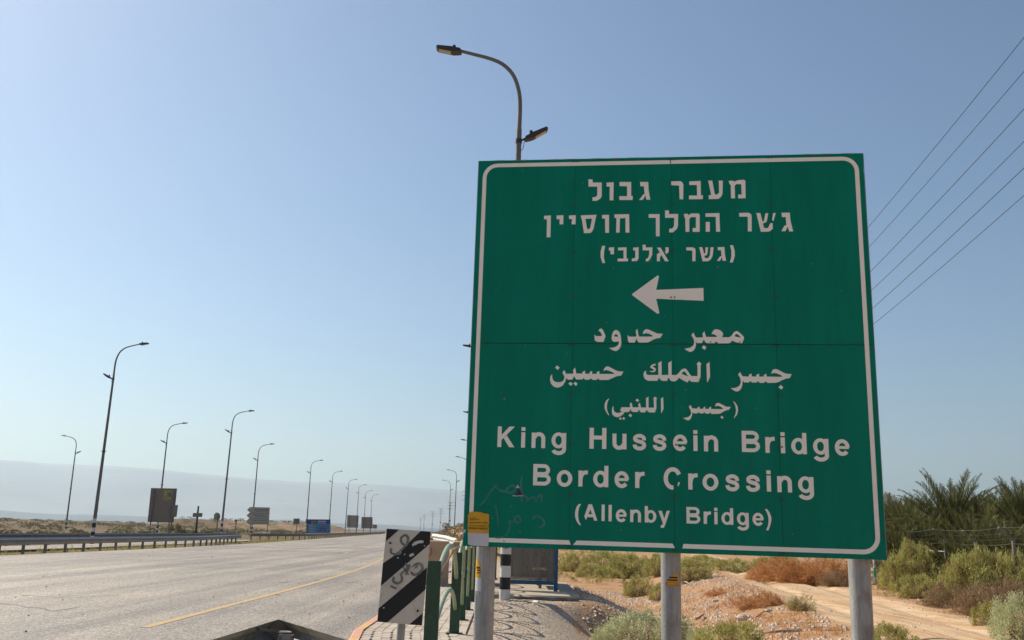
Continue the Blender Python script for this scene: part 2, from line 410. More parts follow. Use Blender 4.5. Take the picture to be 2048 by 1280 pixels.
while y < 32.8:
    col = 0; x = kx(y)+.165+pw/2
    while x < -.5:
        yy = y+(pl_/2 if col % 2 else 0)
        dz = .130+random.uniform(-.003, .003)
        if cnt < 290:
            o = bpy.data.objects.new('paving_stone', random.choice(pm)); C.objects.link(o); o.parent = side; o.location = (x, yy, dz)
            o.rotation_euler = (random.uniform(-.01, .01), random.uniform(-.01, .01), random.uniform(-.012, .012)); cnt += 1
        else:
            vs, fs = bev(pw, pl_, .05); rest.use(random.choice(M_pv)).add([(a+x, b+yy, c+dz) for a, b, c in vs], fs)
        x += pw; col += 1
    y += pl_; row += 1
o = rest.build('paving_stones', None, side); tag(o, kind='stuff')
# inner edging stones by the railing
for i in range(24):
    y = 9.2+i*1.0
    if y > 32: break
    b_ = MB(); vs, fs = bev(.17, 1.0, .12, .012, .012); b_.add(vs, fs); o = b_.build('edging_stone', M_conc, side); o.location = (-.40, y+.5, .128+random.uniform(-.004, .004)); o.rotation_euler.z = random.uniform(-.006, .006)
kerb = thing('kerb', 'painted kerb of faded yellow and pink stones along the road edge', 'kerb', (0, 0, 0))
M_kc = [mat('kerb_yellow', (.62, .36, .14), .85, 0, .12, 6, .2, 60, dirt=(.5, .36, .22), dscale=8, dthr=(.5, .75)), mat('kerb_pink', (.60, .30, .22), .85, 0, .12, 6, .2, 60, dirt=(.5, .36, .26), dscale=8, dthr=(.5, .75)), mat('kerb_grey', (.42, .36, .29), .9, 0, .15, 6, .3, 60)]
i = 0; y = 9.5
while y < 62:
    a, b2 = y+.006, y+1.0-.006; b_ = MB()
    z1 = .145
    vs = []
    off = (lambda Y: kx(Y) if Y < 40 else road_right(Y)+.0)
    for Yk in (a, b2):
        k0 = off(Yk); vs += [(k0, Yk, -.05), (k0+.01, Yk, .10), (k0+.03, Yk, z1-.01), (k0+.05, Yk, z1), (k0+.155, Yk, z1), (k0+.16, Yk, -.05)]
    fs = [(j, j+1, j+7, j+6) for j in range(5)]+[(5, 4, 3, 2, 1, 0), (6, 7, 8, 9, 10, 11)]
    col = M_kc[i % 2] if y < 33 else M_kc[2]
    o = b_.add(vs, fs).build('kerbstone', col, kerb); i += 1; y += 1.0

# ------------------------------------------------------------------ big green sign
A = R(-7.5)
P0 = at(926, 1093, 8.0)
T = Vector((math.cos(A), math.sin(A), 0)); N = Vector((math.sin(A), -math.cos(A), 0))
sign = thing('road_sign', 'large green road sign with white Hebrew, Arabic and English lettering on three steel posts', 'road sign', (P0.x, P0.y, 0), A)
def SG(px, py):
    d = ray(px, py); o_ = Vector((0, 0, CAMH)); k = (P0-o_).dot(N)/d.dot(N); q = o_+d*k
    return ((q-P0).dot(T), q.z)
BW = (SG(1779, 1121)[0]+SG(1721, 306)[0])/2; B0 = (SG(926, 1093)[1]+SG(1779, 1121)[1])/2; B1 = (SG(959, 321)[1]+SG(1721, 306)[1])/2
ux = [0]+[SG(x, 640)[0] for x in (1146, 1346, 1551)]+[BW]; vz = [B0, SG(1350, 688)[1], B1]
for i in range(4):
    for j in range(2):
        b_ = MB(); g = .0022
        g = .005; w_, h_ = ux[i+1]-ux[i]-g*.5, vz[j+1]-vz[j]-g*1.1*(1 if True else 0)
        cx, cz = (ux[i]+ux[i+1])/2, (vz[j]+vz[j+1])/2
        b_.box((0, 0, 0), (w_, .004, h_)); o = b_.build('sign_panel', M_green, sign)
        o.location = (cx, .002+random.uniform(0, .0012), cz); o.rotation_euler = (random.uniform(-.0006, .0006), 0, random.uniform(-.0012, .0012))
b_ = MB()
for vv_ in (B0+.03, (vz[0]+vz[1])/2, vz[1]-.05, vz[1]+.05, (vz[1]+vz[2])/2, B1-.03): b_ = MB(); b_.box((BW/2, .03, vv_), (BW-.01, .04, .05)).build('back_rail', M_galvd, sign)
b_ = MB()
for u in (.0, BW): b_ = MB(); b_.box((u+(-.003 if u == 0 else .003), .024, (B0+B1)/2), (.004, .044, B1-B0-.004)).build('edge_frame', M_galv, sign)
b_ = MB()
for u in ux[1:4]: b_.box((u, .0075, (B0+B1)/2), (.03, .003, B1-B0-.01))
b_.box((BW/2, .0075, vz[1]), (BW-.01, .0028, .03)); b_.build('seam_strip', M_seam, sign)
for px, rr in ((964, .083), (1343.5, .082), (1730, .086)):
    u = SG(px, 1195)[0]; w_ = P0+T*u-N*.14; zg = height(w_.x, w_.y)-.3
    b_ = MB(); b_.tube([(u*1.0, .14, zg), (u, .14, B1-.06)], rr, 40); o = b_.build('post', M_post, sign, True, .7)
    for zz in (B0+.1, vz[1]+.1, B1-.25):
        b_ = MB(); b_.tube([(u, .14, zz), (u, .14, zz+.05)], rr+.006, 24).bar((u-.12, .055, zz+.025), (u+.12, .055, zz+.025), .012, .05); b_.build('clamp', M_galvd, sign)
# film: flat lettering
class GlyphList(list): pass
DEP = [0]
def film(name, shapes, m, parent=sign, y=-.0012, split=None):
    if split is None: split = m is M_film
    if split and len(shapes) > 1:
        return [film('letter' if name == 'lettering' else name, g if isinstance(g, GlyphList) else [g], m, parent, y, False) for g in shapes]
    b_ = MB()
    for sh in shapes:
        DEP[0] = (DEP[0]+1) % 7
        yy = y-.00025*DEP[0]
        loops = sh if isinstance(sh[0][0], (tuple, list)) else [sh]
        flat = [p for lp in loops for p in lp]
        tr = tessellate_polygon([[Vector((p[0], p[1], 0)) for p in lp] for lp in loops])
        out = []
        for q in tr:
            a, b, c = (flat[i] for i in q)
            if (b[0]-a[0])*(c[1]-a[1])-(b[1]-a[1])*(c[0]-a[0]) < 0: q = (q[0], q[2], q[1])
            out.append(tuple(q))
        b_.add([(p[0], yy, p[1]) for p in flat], out)
    return b_.build(name, m, parent)
def ribbon(pts, w, closed=False):
    """separate quads strip as a list of quads joined with mitres -> one polygon (left side then right side)"""
    n = len(pts); Lf, Rt = [], []
    ws = w if hasattr(w, '__len__') else [w]*n
    for i, p in enumerate(pts):
        a = pts[i-1] if (i > 0 or closed) else p; b = pts[(i+1) % n] if (i < n-1 or closed) else p
        dx, dy = b[0]-a[0], b[1]-a[1]; l = math.hypot(dx, dy) or 1e-9; nx_, ny_ = -dy/l*ws[i]/2, dx/l*ws[i]/2
        Lf.append((p[0]+nx_, p[1]+ny_)); Rt.append((p[0]-nx_, p[1]-ny_))
    if closed: return [Lf, Rt[::-1]]
    return Lf+Rt[::-1]
def arc(cx, cy, rx, ry, a0, a1, n=14):
    return [(cx+rx*math.cos(R(a0+(a1-a0)*k/n)), cy+ry*math.sin(R(a0+(a1-a0)*k/n))) for k in range(n+1)]
def spl(p, n=5):
    out = []
    q = [p[0]]+list(p)+[p[-1]]
    for i in range(1, len(q)-2):
        for k in range(n):
            t = k/n
            out.append(tuple(.5*((2*q[i][d])+(-q[i-1][d]+q[i+1][d])*t+(2*q[i-1][d]-5*q[i][d]+4*q[i+1][d]-q[i+2][d])*t*t+(-q[i-1][d]+3*q[i][d]-3*q[i+1][d]+q[i+2][d])*t**3) for d in (0, 1)))
    out.append(p[-1]); return out
def rect(x0, y0, x1, y1): return [(x0, y0), (x1, y0), (x1, y1), (x0, y1)]
w0 = .195
def bowl(cx): return [ribbon(arc(cx, .375, .248, .305, 0, 360, 28)[:-1], [.195-.03*abs(math.sin(2*math.pi*k/28)) for k in range(28)], True)]
GL = {
 'K': [rect(0, 0, w0, 1), [(.17, .56), (.57, 1), (.83, 1), (.17, .31)], [(.30, .43), (.44, .58), (.84, 0), (.58, 0)]],
 'i': [rect(0, 0, w0, .745), rect(0, .81, w0, .99)],
 'l': [rect(0, 0, w0, 1)],
 'n': [rect(0, 0, w0, .745), ribbon([(.572, 0), (.572, .25)]+arc(.355, .46, .217, .215, 0, 175, 12), .19)],
 'u': [rect(.475, 0, .67, .745), ribbon([(.098, .745), (.098, .45)]+arc(.315, .285, .217, .215, 180, 355, 12), .19)],
 'g': bowl(.345)+[ribbon([(.62, .735), (.62, .2)]+arc(.355, -.055, .265, .185, 0, -165, 14), .19)],
 'd': bowl(.345)+[rect(.52, 0, .715, 1)],
 'b': [rect(0, 0, w0, 1)]+bowl(.37),
 'o': [ribbon(arc(.37, .375, .272, .305, 0, 360, 28)[:-1], [.195-.02*abs(math.sin(2*math.pi*k/28)) for k in range(28)], True)],
 'e': [ribbon(arc(.345, .375, .248, .305, 0, 322, 26), .182), rect(.12, .31, .64, .445)],
 'H': [rect(0, 0, w0+.01, 1), rect(.60, 0, .805, 1), rect(.15, .44, .65, .63)],
 's': [ribbon(spl([(.545, .46), (.53, .575), (.42, .66), (.31, .672), (.17, .63), (.115, .545), (.16, .455), (.32, .40), (.47, .35), (.545, .26), (.535, .165), (.44, .085), (.33, .068), (.20, .09), (.115, .165), (.10, .25)]), .182)],
 'B': [rect(0, 0, w0, 1), ribbon([(.1, .912)]+[(.44, .912)]+arc(.50, .725, .205, .187, 85, -85, 12)+[(.44, .538), (.1, .538)], .176), ribbon([(.1, .47), (.5, .47)]+arc(.52, .28, .225, .192, 85, -85, 12)+[(.5, .088), (.1, .088)], .176)],
 'r': [rect(0, 0, w0, .745), ribbon(spl([(.11, .36), (.14, .50), (.22, .615), (.33, .66), (.44, .665)]), .185)],
 'C': [ribbon(arc(.42, .5, .325, .425, 26, 276, 26), .2), [(.66, .32), (.75, .34), (.73, .25), (.68, .14), (.65, .13)]],
}
def latin(txt, pos, Hpx):
    sh = []
    for ch, (px, py) in zip(txt, pos):
        u, v_ = SG(px, py); H = abs(SG(px, py-Hpx)[1]-v_)
        gl = GlyphList()
        for g in GL[ch]:
            if isinstance(g[0][0], (tuple, list)): gl.append([[(u+a*H, v_+b*H) for a, b in lp] for lp in g])
            else: gl.append([(u+a*H, v_+b*H) for a, b in g])
        sh.append(gl)
    return sh
def pxpoly(ox, oy, sc, *polys):
    out = []
    for P in polys:
        if isinstance(P[0][0], (tuple, list)): out.append([[SG(ox+a/sc, oy+b/sc) for a, b in lp] for lp in P])
        else: out.append([SG(ox+a/sc, oy+b/sc) for a, b in P])
    return out
D = lambda s: [tuple(map(float, q.split(','))) for q in s.split()]
kg = 'Kinghussein'
film('lettering', latin('King', [(994.5, 894), (1042, 895.2), (1062.8, 895.8), (1102.6, 896)], 41.3) +
     latin('Hussein', [(1178.8, 897.3), (1224.7, 898.4), (1265.1, 899.6), (1305.4, 900.4), (1345.8, 901.1), (1387, 901.9), (1408, 902.7)], 41.9) +
     latin('Bridge', [(1484, 903.9), (1531, 905.7), (1562, 906.4), (1582.7, 907.9), (1626.5, 908.6), (1670, 910.8)], 42.4), M_film)
film('lettering', latin('Border', [(1065.9, 970.6), (1113.1, 972.6), (1156.6, 972.9), (1186.1, 973.8), (1228.7, 975), (1270.3, 975.8)], 42.8) +
     latin('Crossing', [(1327.5, 978), (1376.6, 979), (1405.1, 980.2), (1450.8, 981.2), (1492, 982.4), (1533.8, 983.2), (1555, 984.3), (1596.5, 985.2)], 43), M_film)
film('lettering', pxpoly(1140, 1000, 9.309, [D('345,80 410,80 510,385 450,385 430,320 315,320 300,378 285,345 265,305'), D('378,175 345,265 410,265')],
     D('205,75 165,75 120,130 95,220 95,300 115,380 145,430 190,475 200,462 165,385 152,300 155,210 175,130'),
     D('1645,200 1710,200 1755,345 1800,200 1860,200 1770,470 1745,518 1690,518 1688,470 1715,470 1728,430')) +
     latin('llenb', [(1203, 1041.9), (1217, 1042.5), (1231.3, 1043.4), (1260.3, 1044), (1289.5, 1044.8)], 32.9) +
     latin('Bridge', [(1373.1, 1046.9), (1407.5, 1047.8), (1428.9, 1048.4), (1443, 1049), (1474, 1049.7), (1505, 1050.8)], 33.2) +
     pxpoly(1350, 1000, 9.309, D('1670,168 1715,168 1760,230 1790,310 1795,380 1775,470 1740,565 1695,565 1730,480 1742,390 1735,310 1710,235')), M_film)
HB = (1060, 340, 3.657)
film('lettering', pxpoly(*HB, *map(D, (
 '428,68 458,70 458,92 525,92 525,190 515,210 490,225 457,226 457,200 480,198 492,185 492,122 428,122',
 '560,92 612,90 610,222 582,222 583,122 560,122', '655,88 740,88 740,190 752,190 750,220 653,220 653,192 710,192 710,120 655,118',
 '805,88 865,88 868,150 880,218 850,218 845,185 825,220 797,220 830,178 838,178 833,120 808,120',
 '1033,84 1100,82 1115,92 1122,110 1120,215 1094,215 1090,115 1033,112', '1165,84 1248,80 1250,185 1265,185 1263,213 1163,215 1163,187 1222,187 1220,110 1165,110',
 '1303,78 1333,78 1352,180 1372,178 1383,165 1380,78 1410,78 1408,175 1395,200 1375,212 1307,213 1307,185 1325,183',
 '1453,80 1480,78 1497,85 1520,75 1565,72 1575,80 1577,207 1522,208 1522,180 1548,180 1545,105 1510,103 1497,115 1500,208 1470,208 1468,112 1458,100'))), M_film)
film('lettering', pxpoly(*HB, *map(D, (
 '103,335 153,333 150,492 122,493 124,362 103,360', '195,333 245,331 243,398 216,398 217,362 195,360', '285,333 335,331 333,398 304,398 307,360 285,358',
 '527,330 578,328 578,460 550,460 549,357 527,355', '618,325 725,323 727,458 699,458 698,352 658,354 655,458 630,458 632,352 618,350',
 '868,323 948,323 948,485 921,485 920,350 868,350', '988,296 1016,296 1016,322 1083,322 1083,405 1075,430 1045,457 1018,457 1018,430 1040,428 1053,410 1055,350 988,350',
 '1125,322 1150,320 1162,330 1180,318 1230,318 1241,325 1241,453 1190,453 1190,425 1213,425 1213,345 1178,345 1165,360 1165,453 1138,453 1135,355 1128,340',
 '1283,318 1385,315 1390,452 1361,452 1358,343 1283,343', '1285,380 1315,380 1315,452 1285,452', '1530,315 1600,313 1618,325 1621,345 1621,450 1593,450 1592,342 1530,342',
 '1655,315 1685,315 1700,376 1710,376 1717,340 1722,316 1742,316 1735,360 1730,380 1703,392 1712,425 1740,425 1752,400 1760,388 1775,390 1775,430 1755,448 1735,452 1688,452',
 '1778,315 1798,315 1780,375 1770,365', '1840,313 1900,312 1905,370 1924,449 1896,450 1885,415 1868,448 1838,448 1860,408 1875,405 1870,345 1842,345')),
 [D('373,332 486,328 465,430 452,455 435,462 395,462 378,355 373,352'), D('405,358 418,432 432,432 440,425 453,356')]), M_film)
film('lettering', pxpoly(*HB, *map(D, (
 '527,555 550,555 542,600 540,640 550,680 530,682 517,640 516,600', '577,568 615,565 614,617 588,617 589,590 577,590', '644,568 706,566 706,648 718,648 716,668 641,669 641,649 684,648 684,588 644,588',
 '755,568 795,565 794,645 785,665 745,668 745,648 765,645 770,635 770,590 755,588', '824,547 846,547 846,567 895,566 894,620 880,650 865,668 847,669 847,650 862,645 872,618 872,588 824,588',
 '928,568 955,568 1015,668 988,668', '990,566 1014,566 1014,600 998,616 986,600 992,592', '928,618 946,602 962,622 950,640 950,668 928,668',
 '1143,566 1190,566 1208,575 1211,595 1210,668 1187,668 1187,590 1143,588',
 '1237,565 1260,565 1273,612 1282,610 1283,566 1302,566 1298,612 1290,625 1275,628 1280,645 1302,645 1315,625 1320,566 1343,566 1335,630 1322,655 1302,668 1262,668',
 '1372,565 1422,563 1425,610 1434,664 1410,665 1403,638 1390,665 1367,665 1390,632 1400,630 1397,587 1375,587', '1462,550 1485,550 1497,590 1498,630 1483,677 1462,677 1472,635 1473,590'))), M_film)
film('arrow', pxpoly(*HB, D('746,908 930,774 938,771 943,780 923,877 1268,863 1270,957 923,942 946,1045 938,1052 930,1050 748,916')), M_film)
film('lettering', pxpoly(1360, 640, 14.63, [D('388,365 410,400 440,470 470,512 660,512 672,490 655,410 712,325 735,410 765,495 1060,500 1085,485 1050,450 990,418 925,412 935,380 975,310 1030,272 1100,275 1180,305 1240,360 1262,410 1250,460 1225,505 1420,508 1470,490 1520,450 1560,380 1610,335 1660,322 1710,345 1780,405 1865,490 1875,550 1810,685 1640,655 1525,600 1490,650 1420,685 1115,685 1060,625 1010,680 790,680 740,650 695,575 640,675 500,678 465,630 470,720 450,810 400,890 330,935 270,930 200,895 130,845 200,830 290,815 360,770 405,710 415,640 400,560 365,500 330,450'), D('1590,470 1650,495 1785,515 1690,420 1640,410')],
 D('690,738 775,795 722,880 635,810')) + pxpoly(1180, 640, 12.8,
 D('262,215 315,235 350,290 400,415 345,565 160,562 125,535 112,370 150,412 300,412 310,400 280,330 245,290 215,285 235,245'),
 [D('665,255 720,275 765,330 790,420 803,600 785,680 740,750 690,790 640,798 560,765 485,715 560,712 640,695 700,660 735,610 740,550 620,562 570,530 550,470 565,370 590,310 625,270'), D('615,420 660,428 720,430 700,385 665,362 640,375')],
 D('1213,222 1225,290 1240,380 1262,425 1580,425 1615,412 1530,360 1450,338 1390,345 1362,370 1355,320 1385,265 1440,235 1500,245 1620,300 1720,345 1865,355 1795,460 1700,470 1600,515 1510,565 1450,578 1260,578 1220,550 1190,480 1145,578 1010,578 975,540 960,385 1000,425 1165,428 1190,400 1170,300 1180,260')), M_film)
film('lettering', pxpoly(1440, 720, 12.8,
 D('518,305 545,370 585,420 735,422 742,375 808,345 810,422 925,424 932,378 1000,348 1002,425 1118,425 1125,378 1188,350 1192,425 1560,432 1600,415 1540,380 1450,345 1370,330 1310,358 1325,300 1350,250 1400,230 1460,238 1560,290 1660,340 1740,358 1835,360 1785,465 1700,472 1600,510 1520,555 1440,582 1220,588 1165,545 1120,585 1015,585 970,540 930,578 820,578 780,540 730,578 620,575 580,530 572,640 545,730 490,790 430,808 370,792 270,718 360,720 430,700 490,660 525,600 530,530 505,440 460,375'),
 D('1555,638 1617,695 1572,758 1495,700')) + pxpoly(1270, 710, 12.8, D('1908,175 1922,560 1862,693 1842,693 1828,235'),
 [D('1635,165 1700,222 1680,265 1678,560 1625,693 1460,688 1410,665 1385,635 1345,705 1230,650 1130,585 1060,660 1000,678 940,670 895,640 865,575 815,665 690,662 640,625 615,575 570,662 330,660 260,620 225,560 215,480 245,420 295,402 280,440 290,490 330,512 580,512 600,505 595,205 680,155 683,512 835,512 855,505 850,205 935,152 938,512 1060,515 1110,470 1170,395 1220,355 1290,345 1320,370 1390,470 1440,538 1590,540 1600,520 1598,265 1575,232'), D('1190,480 1280,520 1360,548 1280,428 1230,430')],
 D('535,232 525,268 450,285 530,350 530,400 500,435 430,440 360,415 470,405 485,385 390,320 395,290 440,245 490,230')) + pxpoly(1090, 720, 12.8,
 D('1620,165 1720,215 1810,265 1890,292 2010,295 1950,402 1870,408 1780,440 1620,512 1400,512 1355,475 1320,510 1220,510 1175,470 1130,508 1030,505 990,465 950,500 800,500 745,415 700,503 580,505 545,460 520,550 460,650 380,698 300,708 220,680 150,600 127,500 140,420 180,360 185,440 200,500 245,550 310,570 400,565 460,540 490,490 495,420 445,325 495,255 540,355 715,350 730,320 715,265 772,192 800,345 955,350 960,305 1025,272 1028,350 1145,352 1142,308 1208,278 1205,355 1325,357 1322,312 1390,283 1393,357 1740,358 1780,342 1700,300 1620,270 1560,258 1520,270 1500,295 1510,230 1545,185 1580,167'),
 D('305,138 375,190 330,258 260,198'), D('650,560 708,605 675,665 598,610'), D('772,560 835,605 795,668 725,605')), M_film)
film('lettering', pxpoly(1360, 780, 14.63, D('1550,320 1620,375 1680,470 1700,590 1675,710 1590,822 1575,810 1625,700 1640,590 1615,450'),
 D('300,432 330,490 365,540 505,545 512,515 572,478 572,548 675,550 680,520 738,480 740,552 840,553 845,520 910,483 912,555 1210,560 1265,545 1190,490 1110,465 1050,470 1025,500 1035,430 1080,382 1140,380 1250,435 1350,490 1485,495 1430,580 1340,598 1250,645 1180,690 1110,700 920,700 880,655 840,697 760,692 712,652 670,690 590,685 545,650 500,688 400,685 365,650 355,740 320,830 280,880 230,890 170,870 90,812 180,808 250,785 300,740 325,680 315,610 260,500'),
 D('1220,752 1275,800 1240,850 1180,798')) + pxpoly(1200, 780, 14.63,
 D('250,250 268,262 225,340 205,430 200,520 215,620 268,735 250,740 180,640 140,550 132,460 150,370 190,300'), D('1848,205 1860,540 1805,672 1788,665 1780,250'),
 D('1605,192 1668,242 1648,270 1650,540 1605,660 1430,655 1390,620 1362,575 1325,655 1210,655 1170,630 1135,572 1105,645 950,642 915,610 890,560 855,642 715,648 680,710 600,770 500,797 420,775 360,710 345,600 370,480 400,490 395,560 420,630 480,668 560,670 650,632 585,605 630,505 865,508 880,470 870,410 912,360 940,420 950,505 1120,508 1130,480 1115,425 1165,370 1185,450 1195,510 1335,515 1350,500 1345,240 1418,192 1422,515 1560,520 1580,500 1568,265 1560,250'),
 D('1085,252 1145,300 1105,355 1035,300'), D('885,692 940,742 895,800 832,745'), D('585,795 635,832 605,880 552,838'), D('690,790 735,830 700,880 650,835')), M_film)
# border line with its worn gaps
mg, bw, cr_ = .042, .036, .135
def rr(off):
    r = cr_-off; a, b, c, d = mg+off, B0+mg+off, BW-mg-off, B1-mg*.8-off
    return arc(c-r, d-r, r, r, 0, 90, 8), arc(a+r, d-r, r, r, 90, 180, 8), arc(a+r, b+r, r, r, 180, 270, 8), arc(c-r, b+r, r, r, 270, 360, 8)
o1, o2 = rr(0), rr(bw)
def seg(ou, inn): return ou+inn[::-1]
gx = [SG(1138, 1090)[0], SG(1146, 1090)[0], SG(1350, 1098)[0], SG(1367, 1098)[0]]
yb0, yb1 = B0+mg, B0+mg+bw; yt0, yt1 = B1-mg*.8-bw, B1-mg*.8
tg = SG(1341, 325)[0]
bord = [seg(o1[0], o2[0]), seg(o1[1], o2[1]), seg(o1[2], o2[2]), seg(o1[3], o2[3]),
        rect(mg+cr_, yt0, tg-.004, yt1), rect(tg+.004, yt0, BW-mg-cr_, yt1), rect(mg, B0+mg+cr_, mg+bw, B1-mg*.8-cr_), rect(BW-mg-bw, B0+mg+cr_, BW-mg, B1-mg*.8-cr_),
        [(mg+cr_, yb0), (gx[0]+.015, yb0), (gx[0], yb1), (mg+cr_, yb1)], [(gx[1], yb0), (gx[2], yb0), (gx[2]-.02, yb1), (gx[1]+.03, yb1)], [(gx[3]-.01, yb0), (BW-mg-cr_, yb0), (BW-mg-cr_, yb1), (gx[3], yb1)]]
film('border_line', bord, M_film)
# bolts in pairs along the seams
b_ = MB(); nb = 0
for u in ux[1:4]:
    for k in range(9):
        vv_ = B0+.03+k*(B1-B0-.06)/8
        for s_ in (-1, 1):
            b_.tube([(u+s_*.016, -.006, vv_), (u+s_*.016, .002, vv_)], .0075, 6)
for k in range(14):
    for s_ in (-1, 1): b_.tube([(.12+k*(BW-.24)/13, -.006, vz[1]+s_*.018), (.12+k*(BW-.24)/13, .002, vz[1]+s_*.018)], .0055, 6)
for k in range(10):
    b_.tube([(.12+k*(BW-.24)/9, -.005, B0+.018), (.12+k*(BW-.24)/9, .002, B0+.018)], .007, 6); 
for k in range(7):
    for u in (.018, BW-.018): b_.tube([(u, -.005, B0+.2+k*.5), (u, .002, B0+.2+k*.5)], .006, 6)
o = b_.build('bolts', M_rust, sign); tag(o, kind='stuff')
# paint chips and dings
M_chip = mat('paint_chip', (.55, .55, .52), .6)
chips = []
for k in range(46):
    u, v_ = random.uniform(.1, BW-.1), random.uniform(B0+.05, B1-.05); s_ = random.choice((.002, .003, .003, .005))
    chips.append([(u+s_*math.cos(t)*random.uniform(.5, 1.3), v_+s_*math.sin(t)*random.uniform(.5, 1.5)) for t in np.arange(0, 6.28, 1.05)])
for px, py, s_ in ((1009, 798, .009), (1242, 1060, .006), (985, 1036, .005), (1040, 1063, .006), (1008, 1082, .007), (1372, 780, .005)):
    u, v_ = SG(px, py); chips.append([(u+s_*math.cos(t)*random.uniform(.6, 1.2), v_+s_*math.sin(t)*random.uniform(.6, 1.2)) for t in np.arange(0, 6.28, .9)])
# scraped top rim
u = .02
while u < BW-.1:
    l = random.uniform(.02, .16)
    if random.random() < .6: chips.append([(u, B1-.001), (u+l, B1-.001), (u+l*.9, B1-random.uniform(.004, .012)), (u+l*.4, B1-random.uniform(.002, .01)), (u+.01, B1-random.uniform(.003, .012))])
    u += l+random.uniform(.02, .1)
tag(film('paint_chips', chips, mat('chip_brown', (.30, .20, .19), .8), sign, -.0005), kind='stuff')
GC = (960, 840, 4.876)
def gr(pts, w): return ribbon(spl([SG(GC[0]+a/GC[2], GC[1]+b/GC[2]) for a, b in D(pts)], 4), w)
gf = [gr('5,830 60,770 110,690 150,650 172,630 135,640', .016), gr('250,690 290,650 330,640 345,680 300,708 255,700 200,690 165,660', .02), gr('410,550 400,620 405,700 430,740 455,745', .017), gr('410,640 405,720 410,795', .014),
      gr('455,750 465,790 480,765', .018), gr('485,765 530,755 548,790 572,745 600,735 602,800', .02), gr('150,830 165,900 180,1030', .012), gr('515,965 550,935 600,960 628,1000 600,1040 520,1055 440,1040 400,1005 392,955 362,932 338,965 362,1000 392,1000', .018),
      gr('355,1005 285,985 292,1040 262,1110 205,1145 150,1145', .014), gr('298,845 312,843', .018)]
film('graffiti_stroke', gf, mat('faded_spray', (.045, .22, .16), .6, 0, .25, 20, dirt=(.004, .185, .12), dscale=8, dthr=(.45, .7)), sign, -.0006, True)
film('torn_patch', pxpoly(960, 840, 4.876, D('350,690 390,680 415,735 345,738 365,700')), mat('torn_purple', (.05, .03, .06), .8), sign, -.0032)
film('torn_patch', pxpoly(960, 840, 4.876, D('350,665 368,630 390,668 375,660'), D('310,735 420,733 418,742 330,744')), M_chip, sign, -.0034, True)
# stickers on the sign
ST = (920, 1010, 12.8)
st = film('sticker', pxpoly(*ST, D('205,260 255,185 330,168 480,178 560,190 620,215 690,222 748,245 740,725 200,720')), M_yel, sign, -.0055)
film('sticker', pxpoly(*ST, D('203,715 742,730 728,1062 600,1055 450,1045 260,1030 205,1000')), M_paper, sign, -.0053)
def squig(x0, y0, x1, h, n, sc=1.0, seed=1):
    rs = random.Random(seed); out = []; x = x0
    while x < x1:
        w = rs.uniform(10, 34)*sc
        if rs.random() < .2: x += 14*sc; continue
        yb = y0+rs.uniform(-2, 2); t = h*rs.uniform(.25, .42)
        out.append([(x, yb), (x+w, yb), (x+w, yb-t), (x, yb-t)])
        if rs.random() < .55: out.append([(x+w*.5, yb-t*.8), (x+w*.8, yb-t*.8), (x+w*.7, yb-h*rs.uniform(.7, 1.)), (x+w*.45, yb-h*.6)])
        if rs.random() < .35: out.append([(x, yb-2), (x+w*.4, yb-2), (x+w*.1, yb+h*.35), (x-w*.3, yb+h*.3)])
        if rs.random() < .4: out.append([(x+w*.3, yb+h*.3), (x+w*.3+7, yb+h*.35), (x+w*.3+5, yb+h*.48), (x+w*.3-3, yb+h*.42)])
        x += w+rs.uniform(2, 8)*sc
    return out
lt = squig(235, 375, 480, 30, 0, 1.2, 4)+squig(290, 345, 410, 26, 0, 1, 5)+squig(235, 462, 710, 34, 0, 1.1, 6)+squig(225, 540, 715, 36, 0, 1.1, 7)
film('sticker_lettering', pxpoly(*ST, *lt), M_ink, st, -.0085)
def digits(name, txt, o, x, y, nrm, size, m, parent, local=True):
    cu = bpy.data.curves.new(name, 'FONT'); cu.body = txt; cu.size = size; cu.offset = size*.02; cu.resolution_u = 2
    t_ = bpy.data.objects.new('tmp', cu); C.objects.link(t_); dg = bpy.context.evaluated_depsgraph_get()
    me = bpy.data.meshes.new_from_object(t_.evaluated_get(dg)); bpy.data.objects.remove(t_)
    me.materials.clear(); me.materials.append(m)
    ob = bpy.data.objects.new(name, me); C.objects.link(ob); ob.parent = parent
    mm = Matrix.Identity(4)
    for i, q in enumerate((x, y, nrm)):
        for j in range(3): mm[j][i] = q[j]
    for j in range(3): mm[j][3] = o[j]
    ob.matrix_local = mm; return ob
uu, vv_ = SG(920+215/12.8, 1010+612/12.8)
digits('sticker_lettering', '1044-281250  0560-651377', (uu, -.0088, vv_), (.86, 0, 0), (0, 0, 1.15), (0, -1, 0), .0175, M_ink, st)
# torn paper scrap at the left edge
film('paper_scrap', pxpoly(*ST, D('95,640 145,625 150,680 120,700 90,760 62,800 60,700')), M_paper, sign, -.006)
# stickers on the posts (curved patches)
def post_patch(px0, px1, pyA, pyB, upost, rad, m, name, parent, jag=None, off=.0015):
    # find angles on the tube from the viewer
    b_ = MB(); n = 8; cols = []
    uc = upost
    def ang(px, py):
        u = SG(px, py)[0]; t = max(-1, min(1, (u*1.0-uc)/(rad*1.0))); return math.asin(t*.97)
    a0, a1 = ang(px0, pyA), ang(px1, pyA); z0, z1 = SG(px0, pyB)[1], SG(px0, pyA)[1]
    vs = []; fs = []
    for k in range(n+1):
        a = a0+(a1-a0)*k/n; zt = z1-(jag[k] if jag else 0)
        for z_ in (z0, zt): vs.append((uc+(rad+off)*math.sin(a), .14-(rad+off)*math.cos(a), z_))
        if k: fs.append((2*k-2, 2*k, 2*k+1, 2*k-1))
    return b_.add(vs, fs).build(name, m, parent, True)
uP1, uP2 = SG(964, 1195)[0], SG(1343.5, 1195)[0]
